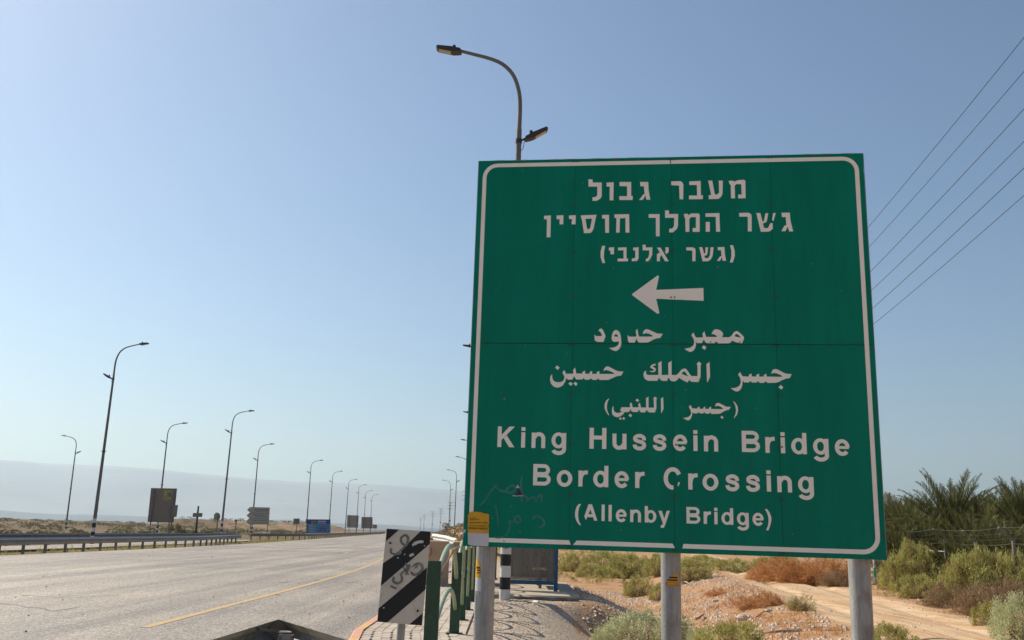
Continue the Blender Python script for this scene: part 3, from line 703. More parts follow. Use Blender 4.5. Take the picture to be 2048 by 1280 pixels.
post_patch(947, 960.5, 1113, 1157, uP1, .083, M_yel, 'sticker', sign, [0, .005, .01, .02, .03, .05, .055, .06, .065])
post_patch(946.5, 960.5, 1156, 1183, uP1, .083, M_paper, 'sticker', sign)
post_patch(949, 958, 1134, 1137.5, uP1, .083, M_ink, 'sticker_lettering', sign, off=.0025)
post_patch(950, 959, 1139.5, 1142, uP1, .083, M_ink, 'sticker_lettering', sign, off=.0025)
post_patch(950, 959, 1145, 1147, uP1, .083, M_ink, 'sticker_lettering', sign, off=.0025)
post_patch(1332, 1357.5, 1146, 1165, uP2, .082, M_yel, 'sticker', sign, [.075, .07, .045, .04, .03, .012, .005, 0, .0])
post_patch(1332, 1357, 1164, 1172, uP2, .082, M_org, 'sticker', sign)
post_patch(1339, 1356, 1154, 1157, uP2, .082, M_ink, 'sticker_lettering', sign, off=.0025)
post_patch(1335, 1356, 1159, 1162, uP2, .082, M_ink, 'sticker_lettering', sign, off=.0025)
post_patch(1337, 1355, 1166.5, 1170, uP2, .082, M_yel, 'sticker_lettering', sign, off=.0025)

# ------------------------------------------------------------------ chevron marker board
YC = 8.4
def cplane(px, py): return at(px, py, YC)
tl, tr_, br_, bl = cplane(772, 1057), cplane(860, 1062), cplane(845, 1251), cplane(757, 1243)
cen = (bl+br_)/2
mk = thing('marker_board', 'black and white diagonal striped hazard board with grey graffiti on a thin post', 'marker board', (cen.x, YC, 0))
ex = (br_-bl).normalized(); 
def CP(dx, dy, off=0):
    q = cplane(740+dx/4.9225, 1020+dy/4.9225); return Vector((q.x-cen.x, off, q.z))
def cfilm(name, polys, m, off, parent=mk):
    b_ = MB()
    for i, P in enumerate(polys):
        loop = [CP(a, b, off-.0002*(i % 5)) for a, b in P]
        tr = tessellate_polygon([[Vector((q.x, q.z, 0)) for q in loop]])
        b_.add(loop, [tuple(q) for q in tr])
    return b_.build(name, m, parent)
corner = D('163,183 600,212 512,1138 70,1100')
b_ = MB(); loop = [CP(a, b) for a, b in corner]; n = 4
vs = [q for q in loop]+[q+Vector((0, .003, 0)) for q in loop]
b_.add(vs, [(3, 2, 1, 0), (4, 5, 6, 7), (0, 1, 5, 4), (1, 2, 6, 5), (2, 3, 7, 6), (3, 0, 4, 7)]).build('board', mat('marker_white', (.62, .55, .46), .5, 0, .06, 4, dirt=(.40, .33, .26), dscale=3.5, dthr=(.5, .8)), mk)
cfilm('black_stripe', [D('165,184 288,193 157,308')], M_blk, -.0012)
cfilm('black_stripe', [D('500,207 598,213 588,335 107,748 127,525 230,455 300,400 350,360 365,330 385,318')], M_blk, -.0012)
cfilm('black_stripe', [D('562,565 545,785 168,1108 73,1099 84,970')], M_blk, -.0012)
cfilm('black_stripe', [D('520,1015 511,1136 387,1126')], M_blk, -.0012)
M_spray = mat('grey_spray', (.16, .15, .14), .7, 0, .35, 30, dirt=(.34, .31, .27), dscale=12, dthr=(.5, .68))
gp = [ribbon(spl(D(s), 4), w) for s, w in (('350,350 312,322 308,275 345,248 375,272 368,325 352,352', 24), ('215,378 203,405 225,432 290,432 303,405', 20), ('350,355 300,400 250,445', 18), ('238,660 228,700 275,722 315,690 305,625', 24), ('305,625 365,575 352,520', 18), ('365,560 392,540 372,600 345,640', 16),
      ('410,610 425,560 470,530 510,545 512,590 470,630 425,635 408,600 435,565 470,560', 26), ('200,748 262,775', 20), ('325,560 380,640', 14))]
for i_, g_ in enumerate(gp): cfilm('graffiti_stroke', [g_], M_spray, -.003-.0002*i_)
cfilm('paint_scrape', [D('412,340 440,312 490,298 528,302 525,325 480,328 450,345 430,350 425,362'), D('388,440 410,425 432,425 435,445 405,462 385,455'), D('262,470 285,462 280,480'), D('330,440 350,425 345,445'), D('530,345 545,350 535,362'), D('128,955 150,962 130,972')], M_chip, -.0042)
b_ = MB()
for a, b in ((200, 325), (470, 992)):
    q = CP(a, b); b_.tube([(q.x, -.008, q.z), (q.x, .004, q.z)], .010, 8)
b_.build('bolt', M_blk, mk)
b_ = MB(); px_ = CP(298, 1130).x; b_.tube([(px_-.012, .045, -.1), (px_+.02, .045, tl.z-.1)], .036, 20); b_.build('post', M_post, mk, True, .7)

# ------------------------------------------------------------------ foreground crash barrier (steel beams meeting in a V)
gv = thing('crash_barrier', 'dark weathered steel crash barrier nose at the bottom edge, two beams meeting at a point', 'crash barrier', (0, 0, 0))
def wbeam(pts, name, m, parent, z0=.43, h=.31, side=1, t=.004):
    prof = [(0, 0), (.015, .02), (.075, .075), (.075, .105), (.015, .14), (.015, .17), (.075, .205), (.075, .235), (.015, .29), (0, .31)]
    b_ = MB(); vs = []; fs = []; n = len(prof)
    for i, p in enumerate(pts):
        a = pts[max(i-1, 0)]; b = pts[min(i+1, len(pts)-1)]; d = Vector((b[0]-a[0], b[1]-a[1], 0)).normalized(); nn = Vector((d.y, -d.x, 0))*side
        zz = p[2] if len(p) > 2 else 0
        for k, (o_, zz2) in enumerate(prof): vs.append(Vector((p[0], p[1], z0+zz+zz2*h/.31))+nn*o_)
        for k, (o_, zz2) in enumerate(prof): vs.append(Vector((p[0], p[1], z0+zz+zz2*h/.31))+nn*(o_-t))
        if i:
            q = i*2*n; r = q-2*n
            for k in range(n-1):
                fs.append((r+k, q+k, q+k+1, r+k+1)); fs.append((r+n+k, r+n+k+1, q+n+k+1, q+n+k))
            fs.append((r+n-1, q+n-1, q+2*n-1, r+2*n-1)); fs.append((r, r+n, q+n, q))
    return b_.add(vs, fs).build(name, m, parent, True, .5)
Pk = onground(557, 1239, .76); Pl = onground(423, 1280, .76); Pr = onground(694, 1280, .76)
dl = (Pl-Pk); dr = (Pr-Pk)
M_vb = mat('old_barrier_steel', (.30, .28, .24), .6, .25, .3, 5, .15, 30, dirt=(.16, .13, .09), dscale=5, dthr=(.45, .7), streak=(8, 8, .8))
A_ = Pk+dl*3; B_ = Pk+dr*3
wbeam([(A_.x, A_.y), (Pk.x-.008, Pk.y-.006), (Pk.x+.012, Pk.y-.006), (B_.x, B_.y)][::-1], 'beam', M_vb, gv, .45, .31, 1)
q = onground(573, 1264, .70)
b_ = MB()
for dx in (-.05, .05): b_.box((q.x+dx, q.y, .33), (.006, .10, .70))
b_.box((q.x, q.y+.03, .33), (.1, .006, .70)); b_.build('post', M_galv, gv)
b_ = MB(); b_.tube([(q.x-.05+.1*k/8, q.y-.05+.012*math.sin(math.pi*k/8), .705) for k in range(9)], .007, 6); b_.build('post_lip', M_wht, gv, True)
b_ = MB(); b_.bar(((Pk+dl*.35).x, (Pk+dl*.35).y, .735), (q.x-.055, q.y-.02, .705), .045, .02); b_.build('bracket', M_galvd, gv)
b_ = MB()
for p in (Pk+dl*.3, Pk+dl*.9, Pk+dr*.35, Pk+dr*.9): b_.tube([(p.x-.02, p.y-.02, .60), (p.x+.03, p.y-.05, .60)], .012, 6)
b_.build('bolt', M_galv, gv)

# ------------------------------------------------------------------ pedestrian railing
rl = thing('pedestrian_railing', 'dark green pedestrian railing with paired pale green pipe arches beside the pavement', 'railing', (0, 0, 0))
RX = lambda Y: -.68+.004*(Y-9.4)
PY = [9.3, 13.45]+[13.45+2.05*k for k in range(1, 9)]
for i, y in enumerate(PY):
    w_ = .135 if i < 2 else .115
    b_ = MB(); b_.box((RX(y), y, .61), (w_, .06, 1.22)); o = b_.build('post', M_rgreen, rl)
    b_ = MB(); b_.box((RX(y), y, .135), (w_+.09, .15, .012)); b_.build('base_plate', M_rgreen, rl)
for i in range(len(PY)-1):
    a, b = PY[i]+.03, PY[i+1]-.03; big = i == 0
    for z0, rise, r_ in ((.80, .56, .029), (.38, .50, .026)):
        if big: z0 += .08; rise = .46 if r_ > .027 else .36
        pts = []
        for k in range(17):
            t = k/16; yy = a+(b-a)*t
            pts.append((RX(yy)+.02*math.sin(math.pi*t), yy, z0+rise*(math.sin(math.pi*t)**.8)))
        b_ = MB(); b_.tube(pts, r_, 12); b_.build('arch', M_rpale, rl, True, .8)
# a twisted stem dangling on the railing
b_ = MB(); b_.tube(spl([(0, 0), (1, 0)], 2) and [(-.62, 9.6, 1.13), (-.56, 9.5, 1.22), (-.50, 9.3, 1.33), (-.44, 9.2, 1.36)], [.004, .008, .011, .012], 6)
tw = b_.build('dry_stem', M_wood, None, True); tag(tw, 'dry brown stem caught between the railing and the sign corner', 'stem')
# second short railing beyond the bus shelter
r2 = thing('pedestrian_railing', 'short green crossed railing just left of the striped lamp base, further off', 'railing', (0, 0, 0))
for y in (31.0, 33.2): b_ = MB(); b_.box((-.33, y, .61), (.13, .06, 1.3)); b_.build('post', M_rgreen, r2)
for k in range(2):
    b_ = MB(); b_.tube([(-.33-.5+k*.1, 31+.02, .5+.5*k), (-.33, 31+.02, .75+.2*k), (.1, 31.02, .95-.4*k)], .03, 8); b_.build('brace', M_rpale, r2, True)

# ------------------------------------------------------------------ concrete blocks
def block(name, c, d, rz, label, graffiti=False):
    t = thing(name, label, 'concrete block', c, rz)
    b_ = MB(); x, y, z = d[0]/2, d[1]/2, d[2]; ch = .03
    vs = []
    for zz, s_ in ((0, 0), (z-ch, 0), (z, ch)):
        for sx, sy in ((-1, -1), (1, -1), (1, 1), (-1, 1)): vs.append((sx*(x-s_)+random.uniform(-.008, .008), sy*(y-s_)+random.uniform(-.008, .008), zz))
    fs = [(k+a, k+(a+1) % 4, k+4+(a+1) % 4, k+4+a) for k in (0, 4) for a in range(4)]+[(8, 9, 10, 11)]
    b_.add(vs, fs).build('body', M_tanblock, t)
    if graffiti:
        b_ = MB(); Mg = mat('red_spray', (.33, .13, .08), .8, 0, .3, 20)
        for pts in ('-.38,1.0 -.30,.93 -.36,.85 -.27,.80 -.34,.70', '-.15,.95 -.2,.82 -.12,.72 .0,.75 .03,.86 -.02,.95', '.25,.5 .32,.46 .25,.38 .33,.3 .27,.22', '-.4,.5 -.3,.45 -.32,.35', '-.25,.3 -.05,.33 .05,.25'):
            P = ribbon(spl(D(pts), 4), .028); tr = tessellate_polygon([[Vector((a, b, 0)) for a, b in P]])
            b_.add([(a, -y-.014, b) for a, b in P], [tuple(q) for q in tr])
        b_.build('graffiti', Mg, t)
    return t
block('concrete_block', (-2.02+.0, 25.6, .13), (1.0, .9, 1.12), R(8), 'tan concrete block with red graffiti standing on the pavement behind the railing', True)
block('concrete_block', (-1.22, 27.3, .13), (.55, 1.6, 1.10), R(4), 'narrow weathered concrete block just behind the graffitied block')
# pale curved barrier beyond the blocks
wb = thing('crash_barrier', 'short pale curved crash barrier seen over the concrete blocks', 'crash barrier', (0, 0, 0))
pts = [at(x, 1069+ (x-868)*.16+ (0 if x < 905 else 2), y_) for x, y_ in ((866, 46), (880, 45), (893, 43.5), (905, 41.5), (913, 39.5))]
M_pale = mat('pale_steel', (.55, .54, .5), .45, .2, .1, 5)  # lighter base colour than the other guardrail steel
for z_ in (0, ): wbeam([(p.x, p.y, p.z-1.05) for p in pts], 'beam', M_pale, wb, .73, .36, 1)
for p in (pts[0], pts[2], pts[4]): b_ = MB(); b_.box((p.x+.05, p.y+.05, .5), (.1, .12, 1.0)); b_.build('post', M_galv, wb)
mrk = MB(); q = at(862.5, 1080, 45); mrk.use(M_org).box((q.x, q.y, .95), (.16, .05, .5)).use(M_wht).box((q.x, q.y-.03, 1.02), (.1, .02, .12)).use(M_galvd).box((q.x, q.y, .35), (.05, .04, .7))
o = mrk.build('delineator'); tag(o, 'small orange and white reflective delineator beside the pale curved barrier', 'delineator')

# ------------------------------------------------------------------ bus shelter
def glass_mat():
    m = bpy.data.materials.new('dusty_glass'); m.use_nodes = True; t = m.node_tree; n = t.nodes; L = t.links
    b = n['Principled BSDF']; b.inputs['Base Color'].default_value = (.27, .24, .21, 1); b.inputs['Roughness'].default_value = .25
    tr = n.new('ShaderNodeBsdfTransparent'); tr.inputs[0].default_value = (.62, .62, .60, 1); mx = n.new('ShaderNodeMixShader')
    tc = n.new('ShaderNodeTexCoord'); mp = n.new('ShaderNodeMapping'); mp.inputs['Scale'].default_value = (7, 7, .35); ns = n.new('ShaderNodeTexNoise'); ns.inputs['Scale'].default_value = 1.6
    mr = n.new('ShaderNodeMapRange'); mr.inputs[1].default_value = .35; mr.inputs[2].default_value = .65; mr.inputs[3].default_value = .38; mr.inputs[4].default_value = .6
    L.new(tc.outputs['Object'], mp.inputs[0]); L.new(mp.outputs[0], ns.inputs['Vector']); L.new(ns.outputs[0], mr.inputs[0]); L.new(mr.outputs[0], mx.inputs[0])
    L.new(tr.outputs[0], mx.inputs[1]); L.new(b.outputs[0], mx.inputs[2]); L.new(mx.outputs[0], n['Material Output'].inputs[0]); return m
M_glass = glass_mat()
sh = thing('bus_shelter', 'blue framed bus shelter with dusty tinted glass behind the sign', 'bus shelter', (0, 0, 0))
SX0, SX1, SY0, SY1, SZ, SH = .0, 1.33, 24.6, 28.7, .10, 2.35
for x, y in ((SX0, SY0), (SX1, SY0), (SX0, SY1), (SX1, SY1)):
    b_ = MB(); b_.box((x, y, SZ+SH/2), (.10, .10, SH)); b_.build('post', M_blue, sh)
for y in (SY0, SY1):
    for zz, hh in ((.20, .10), (2.1, .08)): b_ = MB(); b_.box(((SX0+SX1)/2, y, SZ+zz), (SX1-SX0-.11, .06, hh)); b_.build('rail', M_blue, sh)
    b_ = MB(); b_.box(((SX0+SX1)/2, y, SZ+1.15), (SX1-SX0-.11, .012, 1.79)); b_.build('glass_pane', M_glass, sh)
for k in range(2):
    b_ = MB(); y0 = SY0+.08+k*(SY1-SY0-.16)/2; y1 = y0+(SY1-SY0-.16)/2-.05; b_.box((SX1, (y0+y1)/2, SZ+1.15), (.012, y1-y0, 1.79)); b_.build('glass_pane', M_glass, sh)
for zz in (.20, 2.1): b_ = MB(); b_.box((SX1, (SY0+SY1)/2, SZ+zz), (.06, SY1-SY0-.11, .09)); b_.build('rail', M_blue, sh)
b_ = MB(); b_.box(((SX0+SX1)/2-.15, (SY0+SY1)/2, SZ+SH+.05), (SX1-SX0+.7, SY1-SY0+.5, .10)); b_.build('roof', M_blue, sh)
b_ = MB(); b_.box((.97, 26.4, SZ+.46), (.36, 1.9, .05)); b_.build('bench_seat', M_wood, sh)
for y in (25.7, 27.1): b_ = MB(); b_.box((.97, y, SZ+.22), (.08, .08, .44)); b_.build('bench_leg', M_galvd, sh)
pad = MB(); pad.prism([(-.30, 22.75), (1.78, 22.75), (1.83, 22.9), (1.9, 29.4), (-.30, 29.4)], (0, 0, -.25), (1, 0, 0), (0, 1, 0), (0, 0, 1), .35)
o = pad.build('concrete_slab', M_conc); tag(o, 'flat concrete slab that the blue bus shelter stands on', 'concrete slab')
pipe = MB(); pipe.tube([(.25, 22.45, .07), (.9, 22.35, .06), (1.75, 22.3, .04)], .045, 8); o = pipe.build('pipe', M_galvd, None, True); tag(o, 'grey pipe lying on the gravel along the slab edge', 'pipe')
bot = MB(); bot.tube([(.66, 21.6, .03), (.70, 21.5, .035), (.78, 21.38, .035), (.80, 21.36, .03)], [.012, .035, .035, .03], 8); o = bot.build('plastic_bottle', M_wht, None, True); tag(o, 'crumpled whitish plastic bottle on the gravel beside the slab', 'bottle')

# ------------------------------------------------------------------ street lamps
def make_lamp(loc, H=13.9, label='', group='street lamps along the highway', aux=True, dirn=-1):
    t = thing('street_lamp', label, 'street lamp', loc, 0, group)
    b_ = MB(); zt = H-2.15
    b_.tube([(0, 0, 1.9), (0, 0, H*.35), (0, 0, H*.62), (0, 0, zt)], [.118, .10, .083, .068], 14); b_.build('pole', M_pole, t, True, .8)
    # curved arm (towards dirn*x)
    P = [(0, zt), (0, zt+.7), (.06, zt+1.15), (.22, zt+1.55), (.5, zt+1.83), (.85, zt+1.98), (1.25, zt+2.08), (1.62, zt+2.17)]
    pts = [(dirn*a, 0, b) for a, b in spl(P, 3)]; rr_ = [.060-.018*k/(len(pts)-1) for k in range(len(pts))]
    b_ = MB(); b_.tube(pts, rr_, 12); b_.build('arm', M_pole, t, True, .8)
    def head(x, z, tilt, sgn, wd=.12):
        b_ = MB(); b_.use(M_dark)
        poly = [(0, -.035), (.04, -.06), (.2, -.10), (.62, -.085), (.68, -.05), (.66, .0), (.3, .035), (.05, .03)]
        M3 = Matrix.Rotation(-tilt*sgn, 3, 'Y')
        def tf(a, w, b): return Vector((x, 0, z)) + M3 @ Vector((sgn*a, w, b))
        n = len(poly); vs = [tf(a, -wd, b) for a, b in poly]+[tf(a, wd, b) for a, b in poly]
        b_.add(vs, [tuple(range(n)), tuple(range(2*n-1, n-1, -1))]+[(i, (i+1) % n, (i+1) % n+n, i+n) for i in range(n)])
        hd = b_.build('lamp_head', None, t)
        l_ = MB(); c = [tf(a, w, bb) for a, w, bb in ((.28, -.09, -.103), (.28, .09, -.103), (.60, .09, -.094), (.60, -.09, -.094))]
        l_.add(c, [(0, 1, 2, 3)]); l_.build('lens', M_lens, hd)
        s_ = MB(); p = tf(.22, 0, .03); s_.tube([p, p+Vector((0, 0, .10)), p+Vector((0, 0, .12))], [.045, .045, .02], 8); s_.build('sensor', M_dark, hd)
        return hd
    head(dirn*1.58, zt+2.16, .16, dirn)
    if aux:
        za = zt-.35
        head(-dirn*.14, za+.06, .54, -dirn, .10)
        b_ = MB(); b_.tube([(0, 0, za), (-dirn*.17, 0, za+.08)], .03, 8).tube([(0, 0, za-.06), (0, 0, za+.06)], .085, 10).tube([(-dirn*.15, 0, za+.05), (-dirn*.12, .02, za-.18), (-dirn*.05, .01, za-.28)], .009, 5); b_.build('bracket', M_dark, t)
    b_ = MB(); zc = H*.46
    b_.tube([(0, 0, zc-.05), (0, 0, zc+.05)], .105, 10)
    for s_ in (-1, 1): b_.tube([(0, 0, zc), (s_*.16, 0, zc-.02), (s_*.2, 0, zc+.06)], .015, 5)
    b_.build('pole_collar', M_dark, t)
    hs = [0, .24, .51, .77, 1.03, 1.30, 1.62, 1.9]
    for k in range(7):
        r0 = .127; b_ = MB(); b_.tube([(0, 0, hs[k]-(.25 if k == 0 else 0)), (0, 0, hs[k+1])], [r0-.0005*k, r0-.0005*k], 20); b_.build('painted_band', M_wht if k % 2 == 0 else M_blk, t, True, .8)
    return t
zL = .0
lamp0 = make_lamp((.03, 22.3, 0), 13.9, 'nearest street lamp, rising behind the top left of the green sign, head pointing left')
lampR = lamp0
lampLft = make_lamp((0, -500, 0), 13.9, '', dirn=1)
b_ = MB()
for k in range(9): b_.box((-.09+.018*k+random.uniform(-.003, .003), -.128, 1.18+random.uniform(-.01, .01)), (random.uniform(.006, .013), .006, random.uniform(.025, .05)))
b_.build('stencil_marks', M_ink, lamp0)
for i, (x, y, lab) in enumerate(((-1.0, 62, 'street lamp whose head pokes out left of the green sign at seam height'), (-2.7, 98, 'street lamp whose head shows left of the sign level with the small Arabic line'), (-4.3, 129, 'street lamp whose head shows left of the sign level with the King line'),
      (-7.1, 166, 'street lamp with curved arm just touching the sign left edge low down'), (-11.0, 204, 'whole small street lamp standing left of the sign before the pylons'), (-14.5, 243, 'farthest right-hand street lamp, tiny beside the scrubby bank'))):
    c = copy_tree(lampR); c.location = (x, y, height(x, y)); c['label'] = lab; c.rotation_euler = (random.uniform(-.01, .01), random.uniform(-.006, .006), random.uniform(-.12, .12))
    for ch in c.children:
        if ch.name.startswith('stencil'): bpy.data.objects.remove(ch)
def lampleft(px, pyb, pyt, lab, first=False, Y=None, flip=False):
    # px at the base; distance from the height of the pole in view
    hz = 1031.1+(px+128)*.03145
    if Y is None: Y = (13.9-CAMH)*FPX/(hz-pyt)*.995
    q = at(px, pyb, Y); src = lampR if flip else lampLft
    c = copy_tree(src) if not first else src
    zb = max(-.5, min(.3, q.z)); c.location = (q.x, Y, zb); c['label'] = lab
    for ch in c.children:
        if ch.name.startswith('stencil'): bpy.data.objects.remove(ch)
    tz = at(px, pyt, Y).z; s_ = (tz-zb)/13.9; c.scale = (s_, s_, s_); c.rotation_euler = (random.uniform(-.01, .01), random.uniform(-.008, .008), random.uniform(-.12, .12))
lampleft(182, 1095, 686, 'tall street lamp at far left standing behind the near guardrail', True, 62)
lampleft(441, 1078, 820, 'street lamp right of the octagonal sign back, second tallest on the left', Y=100)
lampleft(612, 1067, 920, 'street lamp at the left edge of the blue billboard')
lampleft(690, 1064, 958, 'street lamp just left of the first distant sign back', )
lampleft(727, 1062, 981, 'short distant street lamp behind the second distant sign back')
lampleft(312, 1080, 845, 'street lamp rising behind the big brown sign back with the sticker', Y=118)
lampleft(502, 1076, 887, 'street lamp in front of the three-arrow direction sign', Y=140)
lampleft(657, 1067, 942, 'street lamp at the right edge of the blue billboard')
lampleft(712, 1063, 969, 'street lamp rising behind the first distant sign back')
lampleft(740, 1061, 989, 'farthest and lowest street lamp on the left, above the second distant sign back')
lampleft(130, 1068, 872, 'street lamp at far left whose head points left, away from the road', flip=True, Y=135)

# ------------------------------------------------------------------ guardrails on the left
def guardrail(xf, y0, y1, label, m, step=2.0, side=1, zoff=0, endflare=False):
    g = thing('guardrail', label, 'guardrail', (0, 0, 0))
    y = y0; first = True; shared = None; pm_ = None
    while y < y1-.01:
        ye = min(y1, y+step*2)
        pts = [(xf(t), t, height(xf(t), t)+zoff) for t in np.linspace(y, ye, 3)]
        wbeam([(a, b, 0) for a, b, c in pts], 'beam', m, g, .37, .31, side)
        for yy in (y, y+step):
            if yy <= y1:
                x = xf(yy); h = height(x, yy)
                if pm_ is None:
                    b_ = MB(); b_.box((0, 0, .10), (.12, .012, 1.05)).box((.055, .03, .10), (.01, .06, 1.05)).box((-.055, .03, .10), (.01, .06, 1.05)); o = b_.build('post', M_galvd, g); pm_ = o.data
                else:
                    o = bpy.data.objects.new('post', pm_); C.objects.link(o); o.parent = g
                o.location = (x-.06*side, yy, 0)
        y = ye
    return g
guardrail(lambda Y: road_left(Y)-.5-1.4*ss(64, 86, Y), 26, 86, 'near steel guardrail along the left edge of the highway, sunlit top edge', M_rail)
guardrail(lambda Y: -27.3+bend(Y)+(1.2*ss(80, 102, Y)), 30, 102, 'dark steel guardrail on the far side of the side road, left', M_galvd, 2.5)
guardrail(lambda Y: road_left(Y)-.55-4.2*(1-ss(92, 128, Y)), 102, 410, 'long dark guardrail running on past the billboard toward the horizon', M_galvd, 3.0)

# ------------------------------------------------------------------ signs on the left
def backsign(label, corners, Y, posts=(), thick=.03, m=M_back, name='road_sign', cat='road sign', group=None, postm=M_galvd, zb=None, dy=.08):
    pts = [at(x, y, Y) for x, y in corners]; cx = sum(p.x for p in pts)/len(pts)
    t = thing(name, label, cat, (cx, Y, 0), 0, group)
    b_ = MB(); b_.prism([(p.x-cx, p.z) for p in pts], (0, 0, 0), (1, 0, 0), (0, 0, 1), (0, 1, 0), thick); b_.build('panel', m, t)
    for (px, py) in posts:
        q = at(px, py, Y); h = height(q.x, Y); tp = at(px, sum(c[1] for c in corners)/len(corners), Y)
        zt = max(p.z for p in pts)-.1
        b_ = MB(); b_.tube([(q.x-cx, -dy, h-.2), (q.x-cx, -dy, zt)], .055, 8); b_.build('post', postm, t, True, .8)
    return t
s1 = backsign('big brown back of a road sign with a round yellow sticker near its top right', ((302, 976), (354, 977), (347, 1045), (295, 1044)), 92, ((299, 1070), (341, 1070)))
def sub(t, polys, Y, m, off, name):
    b_ = MB()
    for P in polys:
        pts = [at(x, y, Y) for x, y in P]; b_.prism([(p.x-t.location.x, p.z) for p in pts], (0, off, 0), (1, 0, 0), (0, 0, 1), (0, -1, 0), .006)
    return b_.build(name, m, t)
M_ylw = mat('emblem_yellow', (.42, .37, .08), .6, 0, .3, 8); M_gry = mat('emblem_grey', (.16, .17, .18), .6)
EM = lambda s: [(280+a/7.314, 960+b/7.314) for a, b in D(s)]
sub(s1, [EM('345,165 380,145 420,150 470,150 485,180 470,215 465,235 400,245 350,235 345,205')], 92, M_ylw, -.01, 'emblem')
sub(s1, [EM('395,200 430,175 460,190 465,230 430,242 400,232'), EM('385,172 415,165 412,175 390,182'), EM('440,170 470,168 468,178 445,180')], 92, M_gry, -.02, 'emblem')
sub(s1, [EM('330,245 395,255 455,250 468,262 450,285 390,300 340,285')], 92, M_ylw, -.01, 'emblem'); sub(s1, [EM('350,262 365,260 362,280 352,280'), EM('372,264 385,264 385,284 374,283'), EM('395,265 408,266 406,287 396,286'), EM('418,264 430,262 428,283 420,284')], 92, M_gry, -.02, 'emblem')
backsign('smaller plain sign back overlapping the lower right of the big brown one', ((329, 1011), (356, 1010), (353, 1034), (326, 1034)), 88, ((336, 1074),))
cs = backsign('small rectangular sign plate across a tall dark pole', ((386, 1026), (405, 1026), (404, 1034), (385, 1034)), 92, ())
tp, bt = at(396, 1012, 92), at(391, 1070, 92)
b_ = MB(); b_.tube([(bt.x-cs.location.x, .1, -.2), (tp.x-cs.location.x, .1, tp.z)], .10, 8); b_.build('post', M_dark, cs, True)
backsign('octagonal sign back on a thin post', [(434+6.8*math.cos(R(a)), 1033+8.3*math.sin(R(a))) for a in np.arange(22.5, 360, 45)], 96, ((433, 1068),), m=M_backl)
backsign('small downward triangle sign back on a thin post', ((468.5, 1039), (475, 1039), (471.8, 1048)), 110, ((470.5, 1068),), m=M_back)
ar = backsign('pale direction sign of three arrows pointing left with dark writing', ((500, 1014), (540, 1015), (539, 1026), (538.5, 1037), (538, 1049), (498, 1049), (492, 1043), (497, 1037.5), (499, 1037), (493, 1031), (498, 1026), (500, 1025), (494, 1020)), 128, ((499, 1070), (533, 1071)), m=mat('dir_sign', (.44, .41, .33), .6), dy=-.1)
ln = []
for k, (y, a, b) in enumerate(((1018.5, 509, 533), (1021.5, 511, 534), (1029.5, 508, 531), (1033, 512, 533), (1041, 505, 533), (1045.5, 503, 534))):
    x = a
    rs = random.Random(k)
    while x < b: w_ = rs.uniform(1.2, 3.4); ln.append([(x, y), (x+w_, y), (x+w_, y+rs.uniform(.7, 1.3)), (x, y+1)]); x += w_+rs.uniform(.6, 1.4)
sub(ar, ln, 128, M_ink, -.01, 'lettering')
sub(ar, [[(501, 1026), (539, 1026.3), (539, 1026.9), (501, 1026.6)], [(500, 1037.4), (538.5, 1037.4), (538.5, 1038), (500, 1038)]], 128, M_ink, -.012, 'divider_line')
backsign('small grey sign back on a thin post above the earth mound', ((587, 1037), (599.5, 1037), (599, 1048), (587, 1047.5)), 150, ((592.5, 1068),), m=M_back)
M_navy = mat('billboard_navy', (.02, .04, .20), .5); M_sky = mat('billboard_blue', (.04, .22, .42), .5, 0, .08, 1)
bb = backsign('blue billboard with white text on a navy band and a red ring emblem', ((612, 1047), (661, 1047), (661, 1066), (612, 1066)), 170, ((620, 1068), (636, 1068), (652, 1068)), m=M_sky, name='billboard', cat='billboard', dy=-.2)
sub(bb, [[(611.5, 1038.5), (661, 1039), (661, 1047.6), (611.5, 1047.6)]], 170, M_navy, -.02, 'header_band')
Mbw = mat('billboard_white', (.55, .55, .6), .6)
sub(bb, [[(636+k*2.4, 1041.5), (638+k*2.4, 1041.5), (638+k*2.4, 1044.2), (636+k*2.4, 1044)] for k in range(7)]+[[(634, 1045.6), (652, 1045.9), (652, 1046.9), (634, 1046.7)]]+[[(617, 1050+k*3.1), (617+rng.integers(12, 17), 1050.2+k*3.1), (630, 1051+k*3.1), (617, 1050.9+k*3.1)] for k in range(5)], 170, Mbw, -.045, 'lettering')
Mred = mat('billboard_red', (.42, .03, .05), .6)
ring = [(645.5+6.8*math.cos(R(a)), 1060-7.4*math.sin(R(a))) for a in range(-40, 221, 13)]+[(645.5+5.3*math.cos(R(a)), 1060-5.7*math.sin(R(a))) for a in range(220, -41, -13)]
sub(bb, [ring], 170, Mred, -.045, 'ring_emblem')
sub(bb, [[(645.5+4*math.cos(R(a)), 1060-4.2*math.sin(R(a))) for a in range(-40, 221, 20)]], 170, M_navy, -.042, 'ring_emblem')
sub(bb, [[(645.5+2.6*math.cos(R(a)), 1060-2.8*math.sin(R(a))) for a in range(0, 360, 30)]], 170, M_sky, -.055, 'ring_emblem')
backsign('small square brown sign back in front of the blue billboard', ((622, 1041), (632.5, 1041), (632.5, 1048.6), (622, 1048.6)), 150, ((627.5, 1068),), m=M_back)
backsign('tall grey sign back with a yellow smudge, first of the two distant ones', ((694.5, 1030), (717.5, 1031), (716, 1055.5), (693.5, 1055)), 228, ((698, 1063), (713, 1063)), m=M_backl)
backsign('brown sign back, second of the two distant ones', ((723, 1034), (745, 1034), (745, 1057), (722.5, 1057)), 292, ((727, 1063), (741, 1063)), m=M_back)
backsign('low grey sign back at the right end of the distant row', ((745.5, 1049), (754, 1049), (754, 1057), (745.5, 1057)), 320, ((750, 1062),), m=M_back)

